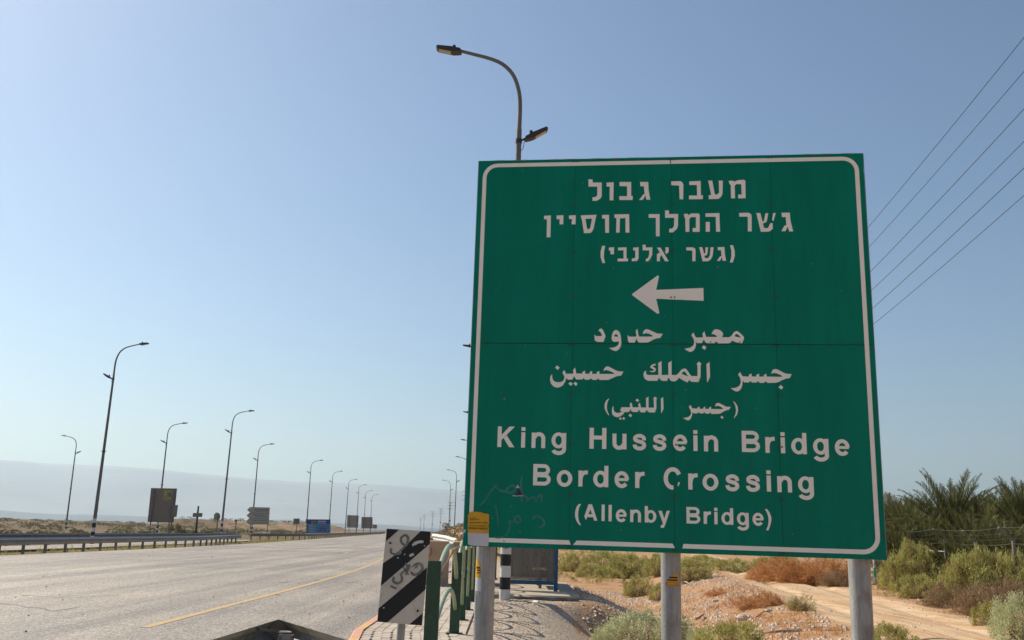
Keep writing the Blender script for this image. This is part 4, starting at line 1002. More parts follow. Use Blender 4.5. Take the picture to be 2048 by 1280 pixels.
# ------------------------------------------------------------------ pylons and wires
def make_pylon(loc, label, H=20, group='pylons of the power line'):
    t = thing('pylon', label, 'pylon', loc, 0, group)
    b_ = MB(); ht = H-6
    w0_, w1_ = 1.1, .28
    def cpt(z, sx, sy):
        w = w0_+(w1_-w0_)*min(1, z/H); return Vector((sx*w/2, sy*w/2, z))
    for sx in (-1, 1):
        for sy in (-1, 1): b_.bar(cpt(-.3, sx, sy), cpt(H, sx, sy), .09)
    zz = list(np.linspace(0, H, 14))
    for i in range(13):
        for (a, b) in (((-1, -1), (1, -1)), ((1, -1), (1, 1)), ((1, 1), (-1, 1)), ((-1, 1), (-1, -1))):
            b_.bar(cpt(zz[i], *a), cpt(zz[i+1], *b), .045)
    b_.build('lattice', M_galvd, t)
    for h in (H, H-2.0, H-4.0):
        b_ = MB(); b_.bar((-2.3, 0, h), (2.3, 0, h), .12); b_.bar((-2.3, 0, h), (0, 0, h+.35), .05).bar((2.3, 0, h), (0, 0, h+.35), .05); b_.build('crossarm', M_galvd, t)
        b_ = MB()
        for x in (-2.2, -1.1, 1.1, 2.2): b_.tube([(x, 0, h), (x, 0, h-.5)], .06, 6)
        b_.build('insulator', M_dark, t)
    b_ = MB(); b_.box((0, -.3, H*.42), (.9, .3, 1.0)); b_.build('warning_plate', M_dark, t)
    return t
py0 = make_pylon((-36, 611, 0), 'lattice pylon nearest the sign, right end of the row of pylons')
for x, y, lab in ((-53.5, 778, 'second pylon from the right in the row left of the sign'), (-71.5, 925, 'middle pylon in the row of pylons'), (-99, 1150, 'faint fourth pylon from the right in the row'), (-124, 1380, 'faintest leftmost pylon in the row'), (-18.8, 450, 'pylon mostly hidden behind the left edge of the green sign'), (-1, 290, 'pylon hidden behind the green sign')):
    c = copy_tree(py0); c.location = (x, y, height(x, y)); c['label'] = lab
# overhead line in front on the right
def make_linepole(loc, label):
    t = thing('utility_pole', label, 'utility pole', loc, 0, 'utility poles of the near overhead line')
    b_ = MB(); b_.tube([(0, 0, -.3), (0, 0, 20.4)], [.22, .12], 12); b_.build('pole', M_galvd, t, True)
    for h in (19.95, 17.25, 15.1): b_ = MB(); b_.box((0, 0, h), (1.6, .1, .1)); b_.build('crossarm', M_galvd, t)
    return t
lp = make_linepole((25.4, 132, 0), 'utility pole carrying the six wires, standing far behind the green sign')
c = copy_tree(lp); c.location = (15.0, -4, 0); c['label'] = 'utility pole carrying the six wires at their near end beside the camera'
for k, (y_, d_, h_) in enumerate(((75, -.56, 18.57), (143, .56, 18.57), (218, -.664, 15.9), (283, .664, 15.9), (336, -.636, 13.73), (391, .636, 13.73))):
    Ya = (15+d_)/.505
    q = at(2048, y_, Ya); f1 = (lambda Y: .0007*(Y-68)**2); base = q.z-f1(Ya); cx = q.x-.08*Ya
    pts = [(cx+.08*Y, Y, base+f1(Y)) for Y in np.linspace(-4, 132, 40)]
    b_ = MB(); b_.tube(pts, .013, 6, False); o = b_.build('overhead_wire', M_wire, None, True)
    tag(o, ('topmost', 'second from top', 'third from top', 'fourth from top', 'second from bottom', 'lowest')[k]+' of the six overhead wires crossing the sky on the right', 'wire', 'overhead wires')

# ------------------------------------------------------------------ vegetation
def leaf_mat(name, c1, c2, c3, sc=2.2, trans=.25):
    m = bpy.data.materials.new(name); m.use_nodes = True; t = m.node_tree; n = t.nodes; L = t.links
    b = n['Principled BSDF']; b.inputs['Roughness'].default_value = .75; b.inputs['Specular IOR Level'].default_value = .2
    tc = n.new('ShaderNodeTexCoord'); ns = n.new('ShaderNodeTexNoise'); ns.inputs['Scale'].default_value = sc; ns.inputs['Detail'].default_value = 7; ns.inputs['Roughness'].default_value = .8
    L.new(tc.outputs['Object'], ns.inputs['Vector'])
    rp = n.new('ShaderNodeValToRGB'); e = rp.color_ramp.elements; e[0].position = .36; e[1].position = .66; e[0].color = c1+(1,); e[1].color = c3+(1,)
    k = e.new(.5); k.color = c2+(1,)
    L.new(ns.outputs[0], rp.inputs[0]); L.new(rp.outputs[0], b.inputs['Base Color'])
    tl_ = n.new('ShaderNodeBsdfTranslucent'); L.new(rp.outputs[0], tl_.inputs[0]); mx = n.new('ShaderNodeMixShader'); mx.inputs[0].default_value = trans
    L.new(b.outputs[0], mx.inputs[1]); L.new(tl_.outputs[0], mx.inputs[2]); L.new(mx.outputs[0], n['Material Output'].inputs[0])
    return m
M_salt = leaf_mat('saltbush_leaf', (.26, .15, .06), (.42, .40, .13), (.64, .62, .24), 2.6, .35)
M_salt2 = leaf_mat('saltbush_grey', (.38, .38, .20), (.55, .56, .32), (.70, .70, .46), 2.2, .4)
M_twig = leaf_mat('dry_twig', (.22, .14, .075), (.33, .22, .12), (.45, .32, .18), 3, .2)
M_tumble = leaf_mat('dry_orange_brush', (.42, .20, .08), (.56, .28, .11), (.66, .38, .17), 1.5, .3)
M_olive = leaf_mat('dull_scrub', (.12, .105, .05), (.20, .175, .08), (.28, .24, .12), 1.2)
M_palm = leaf_mat('palm_leaf', (.06, .068, .02), (.115, .12, .037), (.22, .21, .09), 1.2, .3)
M_palmdry = leaf_mat('palm_dry', (.30, .24, .12), (.42, .34, .20), (.52, .44, .28), 1.5, .2)

def shrub_mesh(seed, nclump, nleaf, lsize, m, ntw=260, hgt=1.0, thin=.35, sparse=False):
    r = np.random.default_rng(seed)
    # lobed dome of unit radius
    lob = r.normal(size=(9, 3)); lob /= np.linalg.norm(lob, axis=1)[:, None]; lob[:, 2] = np.abs(lob[:, 2])
    amp = r.uniform(.0, .38, 9)
    d = r.normal(size=(nclump, 3)); d /= np.linalg.norm(d, axis=1)[:, None]; d[:, 2] = np.abs(d[:, 2])*.95+.02
    rad = .68+np.max(np.clip((d@lob.T-.72)/.28, 0, 1)*amp, axis=1)
    rr_ = rad*r.uniform(.55, 1.0, nclump)**.5
    cpos = d*rr_[:, None]; cpos[:, 2] *= hgt
    idx = np.repeat(np.arange(nclump), nleaf); n = len(idx)
    off = r.normal(size=(n, 3))*np.array([.042, .042, .06])
    p = cpos[idx]+off; p[:, 2] = np.maximum(p[:, 2], .01)
    dirv = d[idx]*.8+r.normal(size=(n, 3))*.55+np.array([0, 0, .45]); dirv /= np.linalg.norm(dirv, axis=1)[:, None]
    sd_ = np.cross(dirv, r.normal(size=(n, 3))); sd_ /= np.linalg.norm(sd_, axis=1)[:, None]
    L_ = lsize*r.uniform(.6, 1.5, n)[:, None]
    a = p-sd_*L_*thin/2; b = p+sd_*L_*thin/2; c = p+dirv*L_
    V = np.empty((n*3, 3)); V[0::3] = a; V[1::3] = b; V[2::3] = c
    me = bpy.data.meshes.new('foliage'); F = [(3*i, 3*i+1, 3*i+2) for i in range(n)]
    me.from_pydata(V.tolist(), [], F); me.materials.append(m); me.update()
    # twigs
    tv = []; tf = []
    for k in range(ntw):
        dd = r.normal(size=3); dd[2] = abs(dd[2])*.9; dd /= np.linalg.norm(dd); l = r.uniform(.3, .72); e = dd*l; e[2] *= hgt
        st_ = np.array([dd[0]*.08, dd[1]*.08, 0]); mid = (st_+e)/2+r.normal(size=3)*.04
        s_ = np.cross(dd, r.normal(size=3)); s_ /= np.linalg.norm(s_)
        o_ = len(tv); w = .012
        tv += [st_-s_*w, st_+s_*w, mid+s_*w*.7, mid-s_*w*.7, e]; tf += [(o_, o_+1, o_+2, o_+3), (o_+3, o_+2, o_+4)]
        for q in range(3):
            bpt = mid+(e-mid)*r.uniform(0, .8); ee = bpt+(dd+r.normal(size=3)*.7)*r.uniform(.08, .2); o_ = len(tv)
            tv += [bpt-s_*w*.4, bpt+s_*w*.4, ee]; tf.append((o_, o_+1, o_+2))
    tm = bpy.data.meshes.new('twigs'); tm.from_pydata([tuple(q) for q in tv], [], tf); tm.update(); tm.materials.append(M_twig if m not in (M_tumble,) else M_tumble)
    return me, tm
SM = {'green': [shrub_mesh(11+i, 150, 46, .055, M_salt) for i in range(3)], 'grey': [shrub_mesh(31+i, 210, 60, .035, M_salt2, thin=.5, ntw=200) for i in range(2)],
      'tumble': [shrub_mesh(51+i, 170, 36, .085, M_tumble, thin=.12, ntw=420) for i in range(2)], 'olive': [shrub_mesh(71+i, 80, 26, .085, M_olive, ntw=60, thin=.5) for i in range(3)],
      'twiggy': [shrub_mesh(91, 70, 30, .06, M_salt, ntw=420)]}
SM['brown'] = [shrub_mesh(95, 120, 30, .07, M_twig, ntw=420, thin=.2)]
def shrub(kind, x, y, w, h, label, group=None, name='shrub', cat='shrub', rz=None, parts=True):
    me, tm = random.choice(SM[kind]); z = height(x, y)-.03
    t = thing(name, label, cat, (x, y, z), random.uniform(0, 6.28) if rz is None else rz, group)
    t.scale = (w/1.7, w/1.7*random.uniform(.85, 1.1), h/.95)
    for nm, q in (('foliage', me), ('twigs', tm)):
        o = bpy.data.objects.new(nm, q); C.objects.link(o); o.parent = t
    return t
gg = 'desert shrubs on the roadside bank'
def S2(kind, px, py, wpx, hpx, label, zg=0, **k):
    q = onground(px, py, zg)
    for _ in range(6): q = onground(px, py, height(q.x, q.y))
    sc = q.y/FPX; return shrub(kind, q.x, q.y, wpx*sc, hpx*sc, label, k.get('group', gg))
S2('grey', 1290, 1308, 215, 100, 'pale grey-green leafy shrub in the ditch just left of the middle sign post')
S2('grey', 1215, 1250, 80, 62, 'grey-green shrub growing at the shaded edge of the gravel')
S2('grey', 1400, 1300, 60, 50, 'small pale shrub right at the foot of the middle sign post')
S2('green', 1470, 1308, 175, 75, 'round green shrub at the bottom edge right of the middle sign post')
S2('twiggy', 1600, 1221, 68, 40, 'small lone round shrub beside the dirt track')
S2('green', 1790, 1300, 95, 64, 'green bush at the bottom edge beside the right sign post')
S2('green', 1275, 1192, 70, 46, 'olive-green shrub in the ditch below the rubble, left of the middle post')
S2('green', 1325, 1200, 55, 40, 'dark green shrub partly behind the middle sign post')
for i, (px, py, w, h, lab) in enumerate(((1150, 1132, 60, 32, 'shrub on the bank just right of the blue shelter post'), (1205, 1144, 75, 42, 'wide shrub second from the shelter along the bank'), (1262, 1150, 78, 44, 'bushy shrub on the bank below the Border word'), (1322, 1148, 70, 40, 'shrub on the bank just left of the middle post'),
        (1385, 1158, 85, 40, 'shrub just right of the middle post on the bank'), (1180, 1118, 60, 22, 'low shrub behind the bank row near the shelter'), (1240, 1120, 70, 24, 'low shrub behind the bank row, centre'), (1300, 1122, 70, 24, 'low shrub behind the bank row, near the middle post'), (1405, 1130, 70, 22, 'low shrub at the far start of the dirt track'))):
    S2('green', px, py+4, w*1.22, h*1.3, lab)
for px, py, w, h, lab in ((1470, 1142, 90, 34, 'shrub left of the orange brush beyond the track'), (1530, 1146, 80, 36, 'shrub directly before the orange brush beyond the track'), (1560, 1136, 90, 34, 'shrub behind the orange brush, under the sign edge'), (1440, 1132, 60, 20, 'small shrub far off beyond the track')):
    S2('green', px, py, w, h, lab)
for px, py, w, h, lab in ((1585, 1164, 120, 44, 'orange-brown dry brush heap left of the right post'), (1640, 1168, 100, 46, 'orange-brown dry brush heap second from the left'), (1540, 1160, 80, 30, 'low orange dry brush at the left end of the heap'), (1700, 1170, 70, 44, 'orange-brown dry brush directly behind the right post')):
    S2('tumble', px, py, w*1.25, h*1.3, lab, group='orange dry brush beyond the track')
S2('brown', 1670, 1172, 70, 36, 'dark brown twiggy dead bush beside the right post')
for px, py, w, h, lab in ((1500, 1215, 90, 26, 'sparse rusty dry weeds on the rubble'), (1535, 1208, 70, 34, 'upright rusty dry weed clump by the pale rock'), (1440, 1190, 70, 14, 'low rusty weeds on the rubble near the middle post')):
    S2('tumble', px, py, w, h, lab, group='dry rusty weeds on the rubble')
for px, py, w, h, lab in ((1790, 1182, 70, 62, 'green bush at the left end of the fence hedge'), (1840, 1178, 90, 92, 'tall green bush second along the fence hedge'), (1885, 1176, 80, 96, 'tallest bright bush of the fence hedge'), (1830, 1196, 90, 46, 'low green bush in front of the fence hedge'), (1935, 1205, 110, 92, 'broad dark bush in the middle of the fence hedge'),
        (1990, 1205, 110, 104, 'bush of the fence hedge below the tall palm'), (2035, 1205, 90, 96, 'bush of the fence hedge at the right picture edge')):
    S2('green', px, py, w*1.12, h*1.22, lab, group='hedge of bushes along the fence')
for px, py, w, h, lab in ((1862, 1183, 60, 60, 'brown bush wedged between the tall hedge bushes'), (1912, 1190, 60, 62, 'brown bush between the tallest and the broad hedge bush'), (1900, 1212, 90, 50, 'brown dead bush in front of the hedge, left'), (1960, 1232, 110, 66, 'brown dead bush in front of the hedge, middle'), (1890, 1214, 110, 24, 'low brown weeds at the hedge foot'), (2020, 1222, 100, 62, 'brown dead bush in front of the hedge, right')):
    S2('brown', px, py, w*1.1, h*1.12, lab, group='dead brown bushes at the hedge foot')
S2('green', 1984, 1250, 75, 56, 'rounded pale bush beside the track, left of the large one'); S2('grey', 2046, 1290, 120, 112, 'large pale grey-green bush at the lower right corner')
# leafy clutter: dry grass and seedlings on the ditch slopes
def grass(name, n, reg, hmin, hmax, m, label, cond=None, cat='grass'):
    b = MB(); V = []; F = []
    for k in range(n):
        x, y = random.uniform(reg[0], reg[1]), random.uniform(reg[2], reg[3])
        if cond and not cond(x, y): continue
        z = height(x, y)-.01
        for q in range(5):
            a = random.uniform(0, 6.28); h = random.uniform(hmin, hmax); o_ = len(V); w = h*.05
            bx, by = x+random.uniform(-.05, .05), y+random.uniform(-.05, .05)
            V += [(bx-w*math.sin(a), by+w*math.cos(a), z), (bx+w*math.sin(a), by-w*math.cos(a), z), (bx+h*.5*math.cos(a), by+h*.5*math.sin(a), z+h)]; F.append((o_, o_+1, o_+2))
    o = meshobj(name, V, F, m); return tag(o, label, cat, kind='stuff')
clump = lambda x, y, s, th: noise.noise(Vector((x*s, y*s, 7))) > th
grass('dry_grass', 5000, (1.5, 9, 14, 34), .04, .14, M_tumble, 'short rusty dry grass over the ditch slopes', lambda x, y: clump(x, y, .6, .05) and abs(x-track_x(y)) > 1.8)
grass('dry_grass', 2500, (10, 20, 17, 60), .06, .2, M_twig, 'dry brown grass between the track and the fence', lambda x, y: x > track_x(y)+1.8)
grass('roadside_grass', 9000, (-33, -21, 30, 110), .10, .34, leaf_mat('verge_grass', (.26, .20, .07), (.40, .34, .12), (.48, .46, .18), .6, .4), 'yellow-green grass under the left guardrails', lambda x, y: (road_left(y)-2.6 < x < road_left(y)-.35) and clump(x, y, .25, -.15))
grass('roadside_grass', 7000, (-70, -24, 106, 330), .15, .4, leaf_mat('verge_grass_far', (.28, .24, .07), (.42, .38, .12), (.48, .46, .18), .2, .4), 'yellow-green verge beneath the long guardrail', lambda x, y: road_left(y)-6 < x < road_left(y)-.4)

# stones: gravel as stuff, larger rocks as things
def stones(name, n, reg, smin, smax, label, m, cond=None):
    V = []; F = []
    base = [(1, 0, 0), (-1, 0, 0), (0, 1, 0), (0, -1, 0), (0, 0, .7), (0, 0, -.7)]
    tri = [(0, 2, 4), (2, 1, 4), (1, 3, 4), (3, 0, 4)]
    for k in range(n):
        x, y = random.uniform(reg[0], reg[1]), random.uniform(reg[2], reg[3])
        if cond and not cond(x, y): continue
        s_ = smin+(smax-smin)*random.random()**3; z = height(x, y); a = random.uniform(0, 3.14); ca, sa = math.cos(a), math.sin(a); o_ = len(V)
        for (p, q, r_) in base:
            p, q = p*random.uniform(.6, 1.3), q*random.uniform(.6, 1.2); V.append((x+s_*(p*ca-q*sa), y+s_*(p*sa+q*ca), z+s_*r_))
        F += [tuple(i+o_ for i in t_) for t_ in tri]
    o = meshobj(name, V, F, m); tag(o, label, 'stones', kind='stuff')
M_peb = mat('pebbles', (.50, .40, .31), .95, 0, .45, 25)
stones('gravel', 15000, (-.3, 3.2, 13, 24), .006, .024, 'loose gravel over the shoulder right of the railing', M_peb, lambda x, y: not (22.7 < y and x < 1.9))
stones('rubble', 26000, (1.8, 9.5, 14, 44), .010, .075, 'pale limestone rubble on the ditch banks', M_rock, lambda x, y: abs(x-track_x(y)) > 1.7 and clump(x, y, .9, -.15))
stones('rubble', 3000, (6, 16, 15, 60), .01, .05, 'small stones scattered by the dirt track', M_rock)
def rock(px, py, s_, label, flat=.6):
    q = onground(px, py)
    for _ in range(6): q = onground(px, py, height(q.x, q.y))
    b_ = MB(); r = random.Random(px); vs = []; n = 8
    for j, (zz, k) in enumerate(((-.2, .9), (.15, 1), (.55, .72), (.75, .3))):
        for i in range(n): a = 2*math.pi*i/n; rr2 = k*r.uniform(.75, 1.15); vs.append((s_*rr2*math.cos(a)*1.3, s_*rr2*math.sin(a), s_*flat*(zz+r.uniform(-.08, .08))*1.6))
    fs = [(j*n+i, j*n+(i+1) % n, (j+1)*n+(i+1) % n, (j+1)*n+i) for j in range(3) for i in range(n)]+[tuple(3*n+i for i in range(n))]
    b_.add(vs, fs); o = b_.build('rock', M_rock); o.location = q; tag(o, label, 'rock', 'rocks on the rubble bank')
for px, py, s_, lab in ((1491, 1217, .14, 'largest pale rock on the rubble beside the rusty weeds'), (1484, 1237, .13, 'flat pale rock below the largest rock'), (1538, 1222, .07, 'small pale rock right of the rusty weeds'), (1156, 1180, .10, 'pale rock on the orange slope right of the shelter'), (1240, 1172, .08, 'pale rock beneath the bank shrubs'), (1165, 1160, .07, 'small rock high on the orange slope'),
        (1430, 1202, .08, 'grey rock right of the middle post'), (1842, 1203, .07, 'small white rock at the hedge foot'), (1996, 1250, .09, 'pale flat stone at the track edge lower right'), (1432, 1122, .35, 'white rock pile far off beyond the track')): rock(px, py, s_, lab)
def stick(p0, p1, r_, label, m=M_wood, mid=None):
    a = onground(*p0); b = onground(*p1)
    for _ in range(6): a = onground(*p0, height(a.x, a.y)); b = onground(*p1, height(b.x, b.y))
    a.z += .05; b.z += .04; c = (a+b)/2+Vector((0, 0, .1)) if mid is None else (a+b)/2+Vector(mid)
    b_ = MB(); b_.tube([a, c, b], [r_, r_*.9, r_*.5], 7); o = b_.build('branch', m, None, True); tag(o, label, 'branch', 'dead branches on the rubble')
stick((1305, 1182), (1322, 1168), .03, 'pale dead branch left of the middle post, upper'); stick((1303, 1188), (1325, 1176), .03, 'pale dead branch left of the middle post, lower'); stick((1362, 1166), (1386, 1177), .035, 'pale dead branch right of the middle post')
stick((1362, 1159), (1372, 1157), .06, 'broken reddish wood stump end right of the middle post'); stick((1392, 1243), (1403, 1233), .022, 'dark curled bark piece on the rubble', mat('dark_bark', (.20, .15, .11), .9), (.14, .1, .06)); stick((1512, 1240), (1546, 1231), .014, 'thin dark stick on the rubble', MATS['dark_bark'])
stick((1600, 1145), (1617, 1128), .04, 'pale bent stem in the orange brush')

# palms
def frond_mesh(seed, L_=2.6, up=1.1, droop=1.0, m=M_palm):
    r = random.Random(seed); V = []; F = []; n = 26; pts = []
    for k in range(n+1):
        t = k/n; a = up-droop*t*1.5; pts.append((t, a))
    P = [Vector((0, 0, 0))]
    for k in range(n): P.append(P[-1]+Vector((math.cos(pts[k][1]), 0, math.sin(pts[k][1])))*L_/n)
    for k in range(n):                       # rachis
        w = .03*(1-k/n)+.006; o_ = len(V)
        V += [P[k]+Vector((0, -w, 0)), P[k]+Vector((0, w, 0)), P[k+1]+Vector((0, w, 0)), P[k+1]+Vector((0, -w, 0)), P[k]+Vector((0, 0, w)), P[k+1]+Vector((0, 0, w))]
        F += [(o_, o_+3, o_+2, o_+1), (o_, o_+4, o_+5, o_+3), (o_+1, o_+2, o_+5, o_+4)]
    for k in range(4, n+1):
        d = (P[min(k+1, n)]-P[k-1]).normalized(); upv = Vector((-d.z, 0, d.x))
        ll = .52*math.sin(math.pi*min(1, .18+.82*k/n))**.5*L_/2.6
        for s_ in (-1, 1):
            for q in range(2):
                b0 = P[k]-d*(q*L_/n*.5); dd = (d*(1.15+.4*r.random())+Vector((0, s_, 0))*(.5+.3*r.random())+upv*(.25+.4*r.random())).normalized()
                e = b0+dd*ll*r.uniform(.8, 1.1)+Vector((0, 0, -.06)); w = .014; wd = d*w; o_ = len(V)
                mid = (b0+e)/2+Vector((0, 0, .02)); V += [b0-wd, b0+wd, mid+wd*1.1, mid-wd*1.1, e]; F += [(o_, o_+1, o_+2, o_+3), (o_+3, o_+2, o_+4)]
    me = bpy.data.meshes.new('frond'); me.from_pydata([tuple(q) for q in V], [], F); me.materials.append(m); me.update(); return me
FR = [frond_mesh(1, 2.5, 1.42, .3), frond_mesh(2, 2.6, 1.2, .5), frond_mesh(3, 2.5, .85, .75), frond_mesh(4, 2.3, .4, .9)]
FD = [frond_mesh(5, 2.4, .0, .7, M_palmdry), frond_mesh(6, 2.5, .5, 1.0, M_palmdry)]
M_trunk = mat('palm_trunk', (.17, .12, .08), .95, 0, .3, 9, .6, 25)
def palm(x, y, th, sc, label, n=34):
    t = thing('date_palm', label, 'palm tree', (x, y, height(x, y)), random.uniform(0, 6), 'young date palms behind the fence')
    b_ = MB(); nr = max(4, int(th/.14)); b_.tube([(0, 0, -.1+(th+.1)*k/nr) for k in range(nr+1)], [(.26 if k % 2 else .21)*sc for k in range(nr+1)], 12); b_.build('trunk', M_trunk, t)
    for k in range(n):
        ring_ = k/n; me = FR[min(3, int(ring_*4+random.uniform(-.3, .3)))] if ring_ > .05 else FR[0]
        if k > n*.82 and random.random() < .6: me = random.choice(FD)
        o = bpy.data.objects.new('frond', me); C.objects.link(o); o.parent = t
        o.location = (0, 0, th-.15*ring_); o.rotation_euler = (random.uniform(-.12, .12), random.uniform(-.1, .1), k*2.399+random.uniform(-.2, .2)); s_ = sc*random.uniform(.85, 1.1); o.scale = (s_, s_, s_)
for px, Y, th, sc, lab in ((1905, 37, 1.6, 1.15, 'tallest date palm, its fan of fronds highest above the fence'), (1800, 44, 1.5, 1.0, 'date palm just right of the sign edge'), (1975, 40, 1.4, .98, 'date palm right of the tallest one'), (2052, 34, 1.6, 1.0, 'date palm at the right edge of the picture'), (1850, 36, .5, .95, 'low date palm left of the tallest, behind the barbed wire'),
        (1945, 33.5, .5, 1.0, 'low date palm in front, right of the tallest'), (2010, 44, 1.7, 1.0, 'date palm between the tallest and the right edge'), (1752, 50, 1.7, 1.0, 'date palm mostly hidden behind the sign edge'), (1845, 60, 2.1, 1.05, 'farther date palm filling the gap left of the tallest'), (1930, 66, 2.2, 1.1, 'farther date palm behind the tallest'),
        (1985, 62, 2.0, 1.1, 'farther date palm right of centre'), (2040, 58, 2.1, 1.1, 'farther date palm near the right edge'), (2110, 38, 1.6, 1.1, 'date palm just outside the right edge, fronds reaching in'), (1790, 36, .3, .85, 'low date palm close behind the fence by the sign edge'), (2000, 30.5, .3, .85, 'low date palm close behind the hedge at right')):
    q = at(px, 1080, Y); palm(q.x, Y, th, sc, lab, 64)
for px, Y, th, sc, lab in ((1822, 39, .9, 1.0, 'medium date palm between the sign edge and the tallest palm'), (1880, 41, 1.0, 1.0, 'medium date palm just left behind the tallest'), (1955, 37, 1.0, 1.0, 'medium date palm just right of the tallest'), (1790, 55, 1.9, 1.05, 'back-row date palm nearest the sign edge'), (1880, 54, 1.9, 1.05, 'back-row date palm straight behind the tallest'), (1958, 52, 1.8, 1.05, 'back-row date palm right of the tallest'),
        (2020, 50, 1.9, 1.0, 'back-row date palm before the right edge'), (2085, 46, 1.8, 1.05, 'back-row date palm cut by the right edge'), (1915, 31.5, .2, .8, 'lowest date palm directly behind the middle hedge'), (2045, 30, .3, .85, 'lowest date palm behind the hedge at the right edge')):
    q = at(px, 1080, Y); palm(q.x, Y, th, sc, lab, 56)

# fence with barbed wire
fe = thing('barbed_wire_fence', 'barbed wire fence with outward angled post tops behind the bushes', 'fence', (0, 0, 0))
fy = [18+2.9*k for k in range(0, 9)]
for y in fy:
    x = fence_x(y)+.9; h = height(x, y)
    b_ = MB(); b_.box((x, y, h+.85), (.07, .07, 1.75)); b_.bar((x, y, h+1.68), (x-.38, y, h+2.02), .05); b_.build('post', M_galvd, fe)
for k in range(8):
    pts = []
    for y in fy:
        x = fence_x(y)+.9; h = height(x, y)
        if k < 5: p = (x-.04, y, h+.35+k*.31)
        else: t = (k-5)/2; p = (x-.08-.28*t, y, h+1.74+.28*t)
        pts.append(p)
    fin = []
    for a, b in zip(pts[:-1], pts[1:]):
        for q in range(4): t = q/4; fin.append(tuple(a[i]+(b[i]-a[i])*t-(.03*math.sin(math.pi*t) if i == 2 else 0) for i in range(3)))
    fin.append(pts[-1]); b_ = MB(); b_.tube(fin, .0042, 5, False); b_.build('wire_strand', M_galvd, fe)
y1_ = fy[-1]; x1_ = fence_x(y1_)+.9
b_ = MB(); b_.tube([(fence_x(36)+.86, 36, 1.38), (fence_x(32.5)+.86, 32.5, 1.36)], .012, 6); b_.build('top_rail', M_wht, fe)
mkp = thing('marker_post', 'thin green and white banded post beside the right sign post', 'marker post', tuple(onground(1751, 1174)))
for k in range(6): b_ = MB(); b_.tube([(0, 0, k*.34), (0, 0, (k+1)*.34)], .045, 10); b_.build('painted_band', M_wht if k % 2 == 0 else mat('mint_paint', (.02, .42, .30), .5), mkp, True, .8)

# left plain scrub: countable bushes near the signs, tree by the big sign back, and a mass farther off
for px, py, w, h, lab in ((380, 1068, 60, 18, 'brown-green bush behind the near guardrail under the small cross plate'), (352, 1070, 46, 30, 'tall twiggy bush at the foot of the big brown sign back'), (420, 1066, 50, 14, 'bush behind the guardrail left of the octagonal sign back'), (80, 1066, 60, 14, 'low bush on the plain at far left, near the edge'), (160, 1064, 44, 12, 'low bush on the plain between the two left lamps'), (290, 1066, 50, 13, 'low bush on the plain left of the big sign back'),
        (20, 1063, 50, 12, 'low bush at the extreme left of the plain'), (245, 1063, 60, 12, 'low wide bush on the plain behind the tall left lamp'), (455, 1066, 44, 12, 'bush between the octagonal and triangular sign backs'), (560, 1062, 44, 9, 'low bush right of the direction sign'), (600, 1062, 30, 8, 'low bush left of the billboard')):
    q = onground(px, py+6); shrub('olive', q.x, q.y, w*q.y/FPX, h*q.y/FPX, lab, 'scrub bushes on the left plain')
def mass(name, pts, kind, label):
    me0, tm0 = SM[kind][0]; n0 = len(me0.vertices); co = np.empty(n0*3); me0.vertices.foreach_get('co', co); co = co.reshape(-1, 3); co = co[:n0//3//3*3*1]
    V = []; 
    for (x, y, w, h) in pts:
        a = random.uniform(0, 6.28); ca, sa = math.cos(a), math.sin(a); k = co*np.array([w/1.7, w/1.7, h/.95]); z = height(x, y)
        V.append(np.stack([k[:, 0]*ca-k[:, 1]*sa+x, k[:, 0]*sa+k[:, 1]*ca+y, k[:, 2]+z], 1))
    V = np.concatenate(V); F = [(3*i, 3*i+1, 3*i+2) for i in range(len(V)//3)]
    o = meshobj(name, V.tolist(), F, SM[kind][0][0].materials[0]); return tag(o, label, 'scrub', kind='stuff')
pts = []
for k in range(1100):
    y = random.uniform(75, 420); x = road_left(y)-random.uniform(14, 190)
    if clump(x, y, .03, -.2): pts.append((x, y, random.uniform(1.2, 4), random.uniform(.4, 1.1)))
mass('scrub', pts, 'olive', 'dull olive scrub scattered over the desert plain on the left')
pts = []
for k in range(520):
    y = random.uniform(100, 400); x = road_right(y)+random.uniform(2.5, 46)
    pts.append((x, y, random.uniform(1.2, 3.6), random.uniform(.5, 1.5)))
mass('scrub', pts, 'olive', 'dark green scrub over the bank right of the highway')
pts = []
for k in range(90):
    y = random.uniform(50, 110); x = road_right(y)+random.uniform(3, 16)
    if x > track_x(y)-3 and x < track_x(y)+2: continue
    pts.append((x, y, random.uniform(.8, 2), random.uniform(.4, .9)))
mass('scrub', pts, 'green', 'pale green scrub beyond the bus shelter')
far_tree = thing('tree', 'small round-headed tree on the far bank left of the sign', 'tree', (-18.6, 300, height(-18.6, 300)))
b_ = MB(); b_.tube([(0, 0, -.2), (0, 0, 2.2)], [.25, .12], 8); b_.build('trunk', M_trunk, far_tree)
o = bpy.data.objects.new('crown', SM['olive'][1][0]); C.objects.link(o); o.parent = far_tree; o.location = (0, 0, 1.6); o.scale = (1.6, 1.6, 1.9)

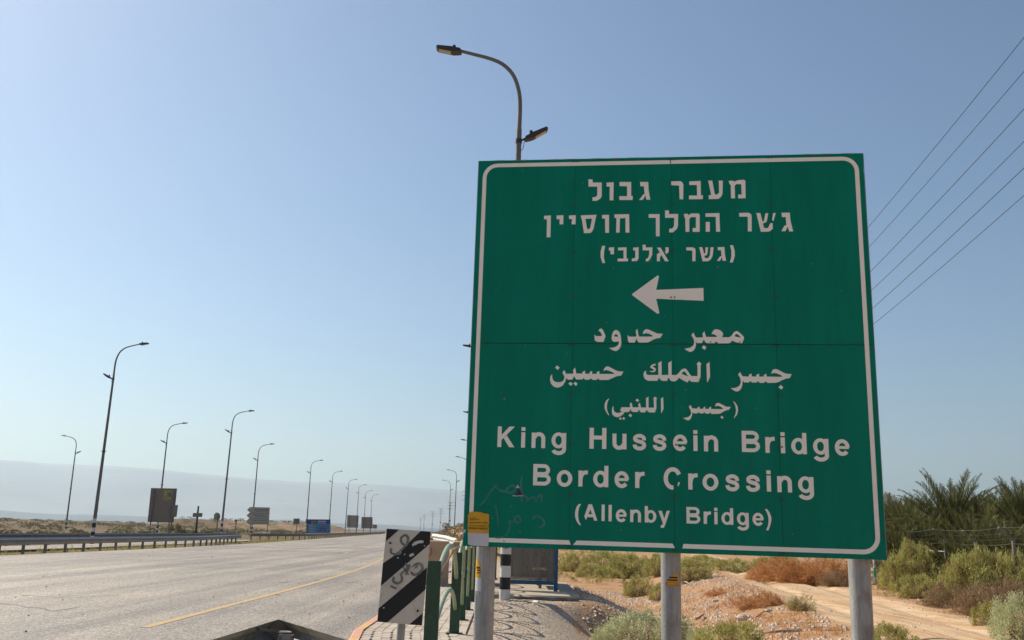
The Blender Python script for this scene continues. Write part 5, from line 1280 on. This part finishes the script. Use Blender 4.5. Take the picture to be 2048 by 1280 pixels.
# ------------------------------------------------------------------ far mountains and haze
mv = []; mf = []; na = 90
for k in range(na+1):
    az = R(-48+k*(75/na)); 
    tilt = 455-3.1*(k*75/na-8) + 26*noise.noise(Vector((k*.11, 0, 0)))*1.2 + 8*noise.noise(Vector((k*.5, 3, 0)))
    for j, (rr_, hh) in enumerate(((5600, 0), (6100, .18), (6600, .42), (7000, .66), (7400, .9), (7700, 1.0), (8400, .4))):
        hz = tilt*hh + (18*noise.noise(Vector((k*.35, j*1.7, 1)))*(0 < j < 5))
        mv.append((rr_*math.sin(az), rr_*math.cos(az), hz-6))
    if k:
        for j in range(6): a = (k-1)*7+j; mf.append((a, a+7, a+8, a+1))
M_mtn = mat('mountain_rock', (.36, .34, .33), .95, 0, .3, .002, 0, dirt=(.28, .26, .26), dscale=.004, dthr=(.45, .7))
mt = meshobj('mountains', mv, mf, M_mtn, None, True); tag(mt, kind='structure')
mv = []; mf = []
for k in range(na+1):
    az = R(-48+k*(75/na)); hh = 30+14*noise.noise(Vector((k*.2, 8, 0)))-.15*k
    for j, (r__, q) in enumerate(((3900, -.2), (4100, .8), (4250, 1), (4500, -.2))): mv.append((r__*math.sin(az), r__*math.cos(az), hh*q))
    if k:
        for j in range(3): a = (k-1)*4+j; mf.append((a, a+4, a+5, a+1))
ft = meshobj('hills', mv, mf, mat('foothill_rock', (.13, .14, .15), .95, 0, .2, .003), None, True); tag(ft, kind='structure')
hz = MB(); hz.box((0, 0, 250-2.5/2), (24000, 24000, 502.5))
Mh = bpy.data.materials.new('haze'); Mh.use_nodes = True; t = Mh.node_tree; t.nodes.remove(t.nodes['Principled BSDF'])
pv = t.nodes.new('ShaderNodeVolumePrincipled'); pv.inputs['Color'].default_value = (.68, .86, .98, 1); pv.inputs['Density'].default_value = 1.45e-4; pv.inputs['Anisotropy'].default_value = .42
t.links.new(pv.outputs[0], t.nodes['Material Output'].inputs['Volume'])
o = hz.build('haze', Mh); tag(o, 'thin pale desert haze over the whole valley', 'haze', kind='stuff')

# the prototype roots keep their own labels; parked copies none
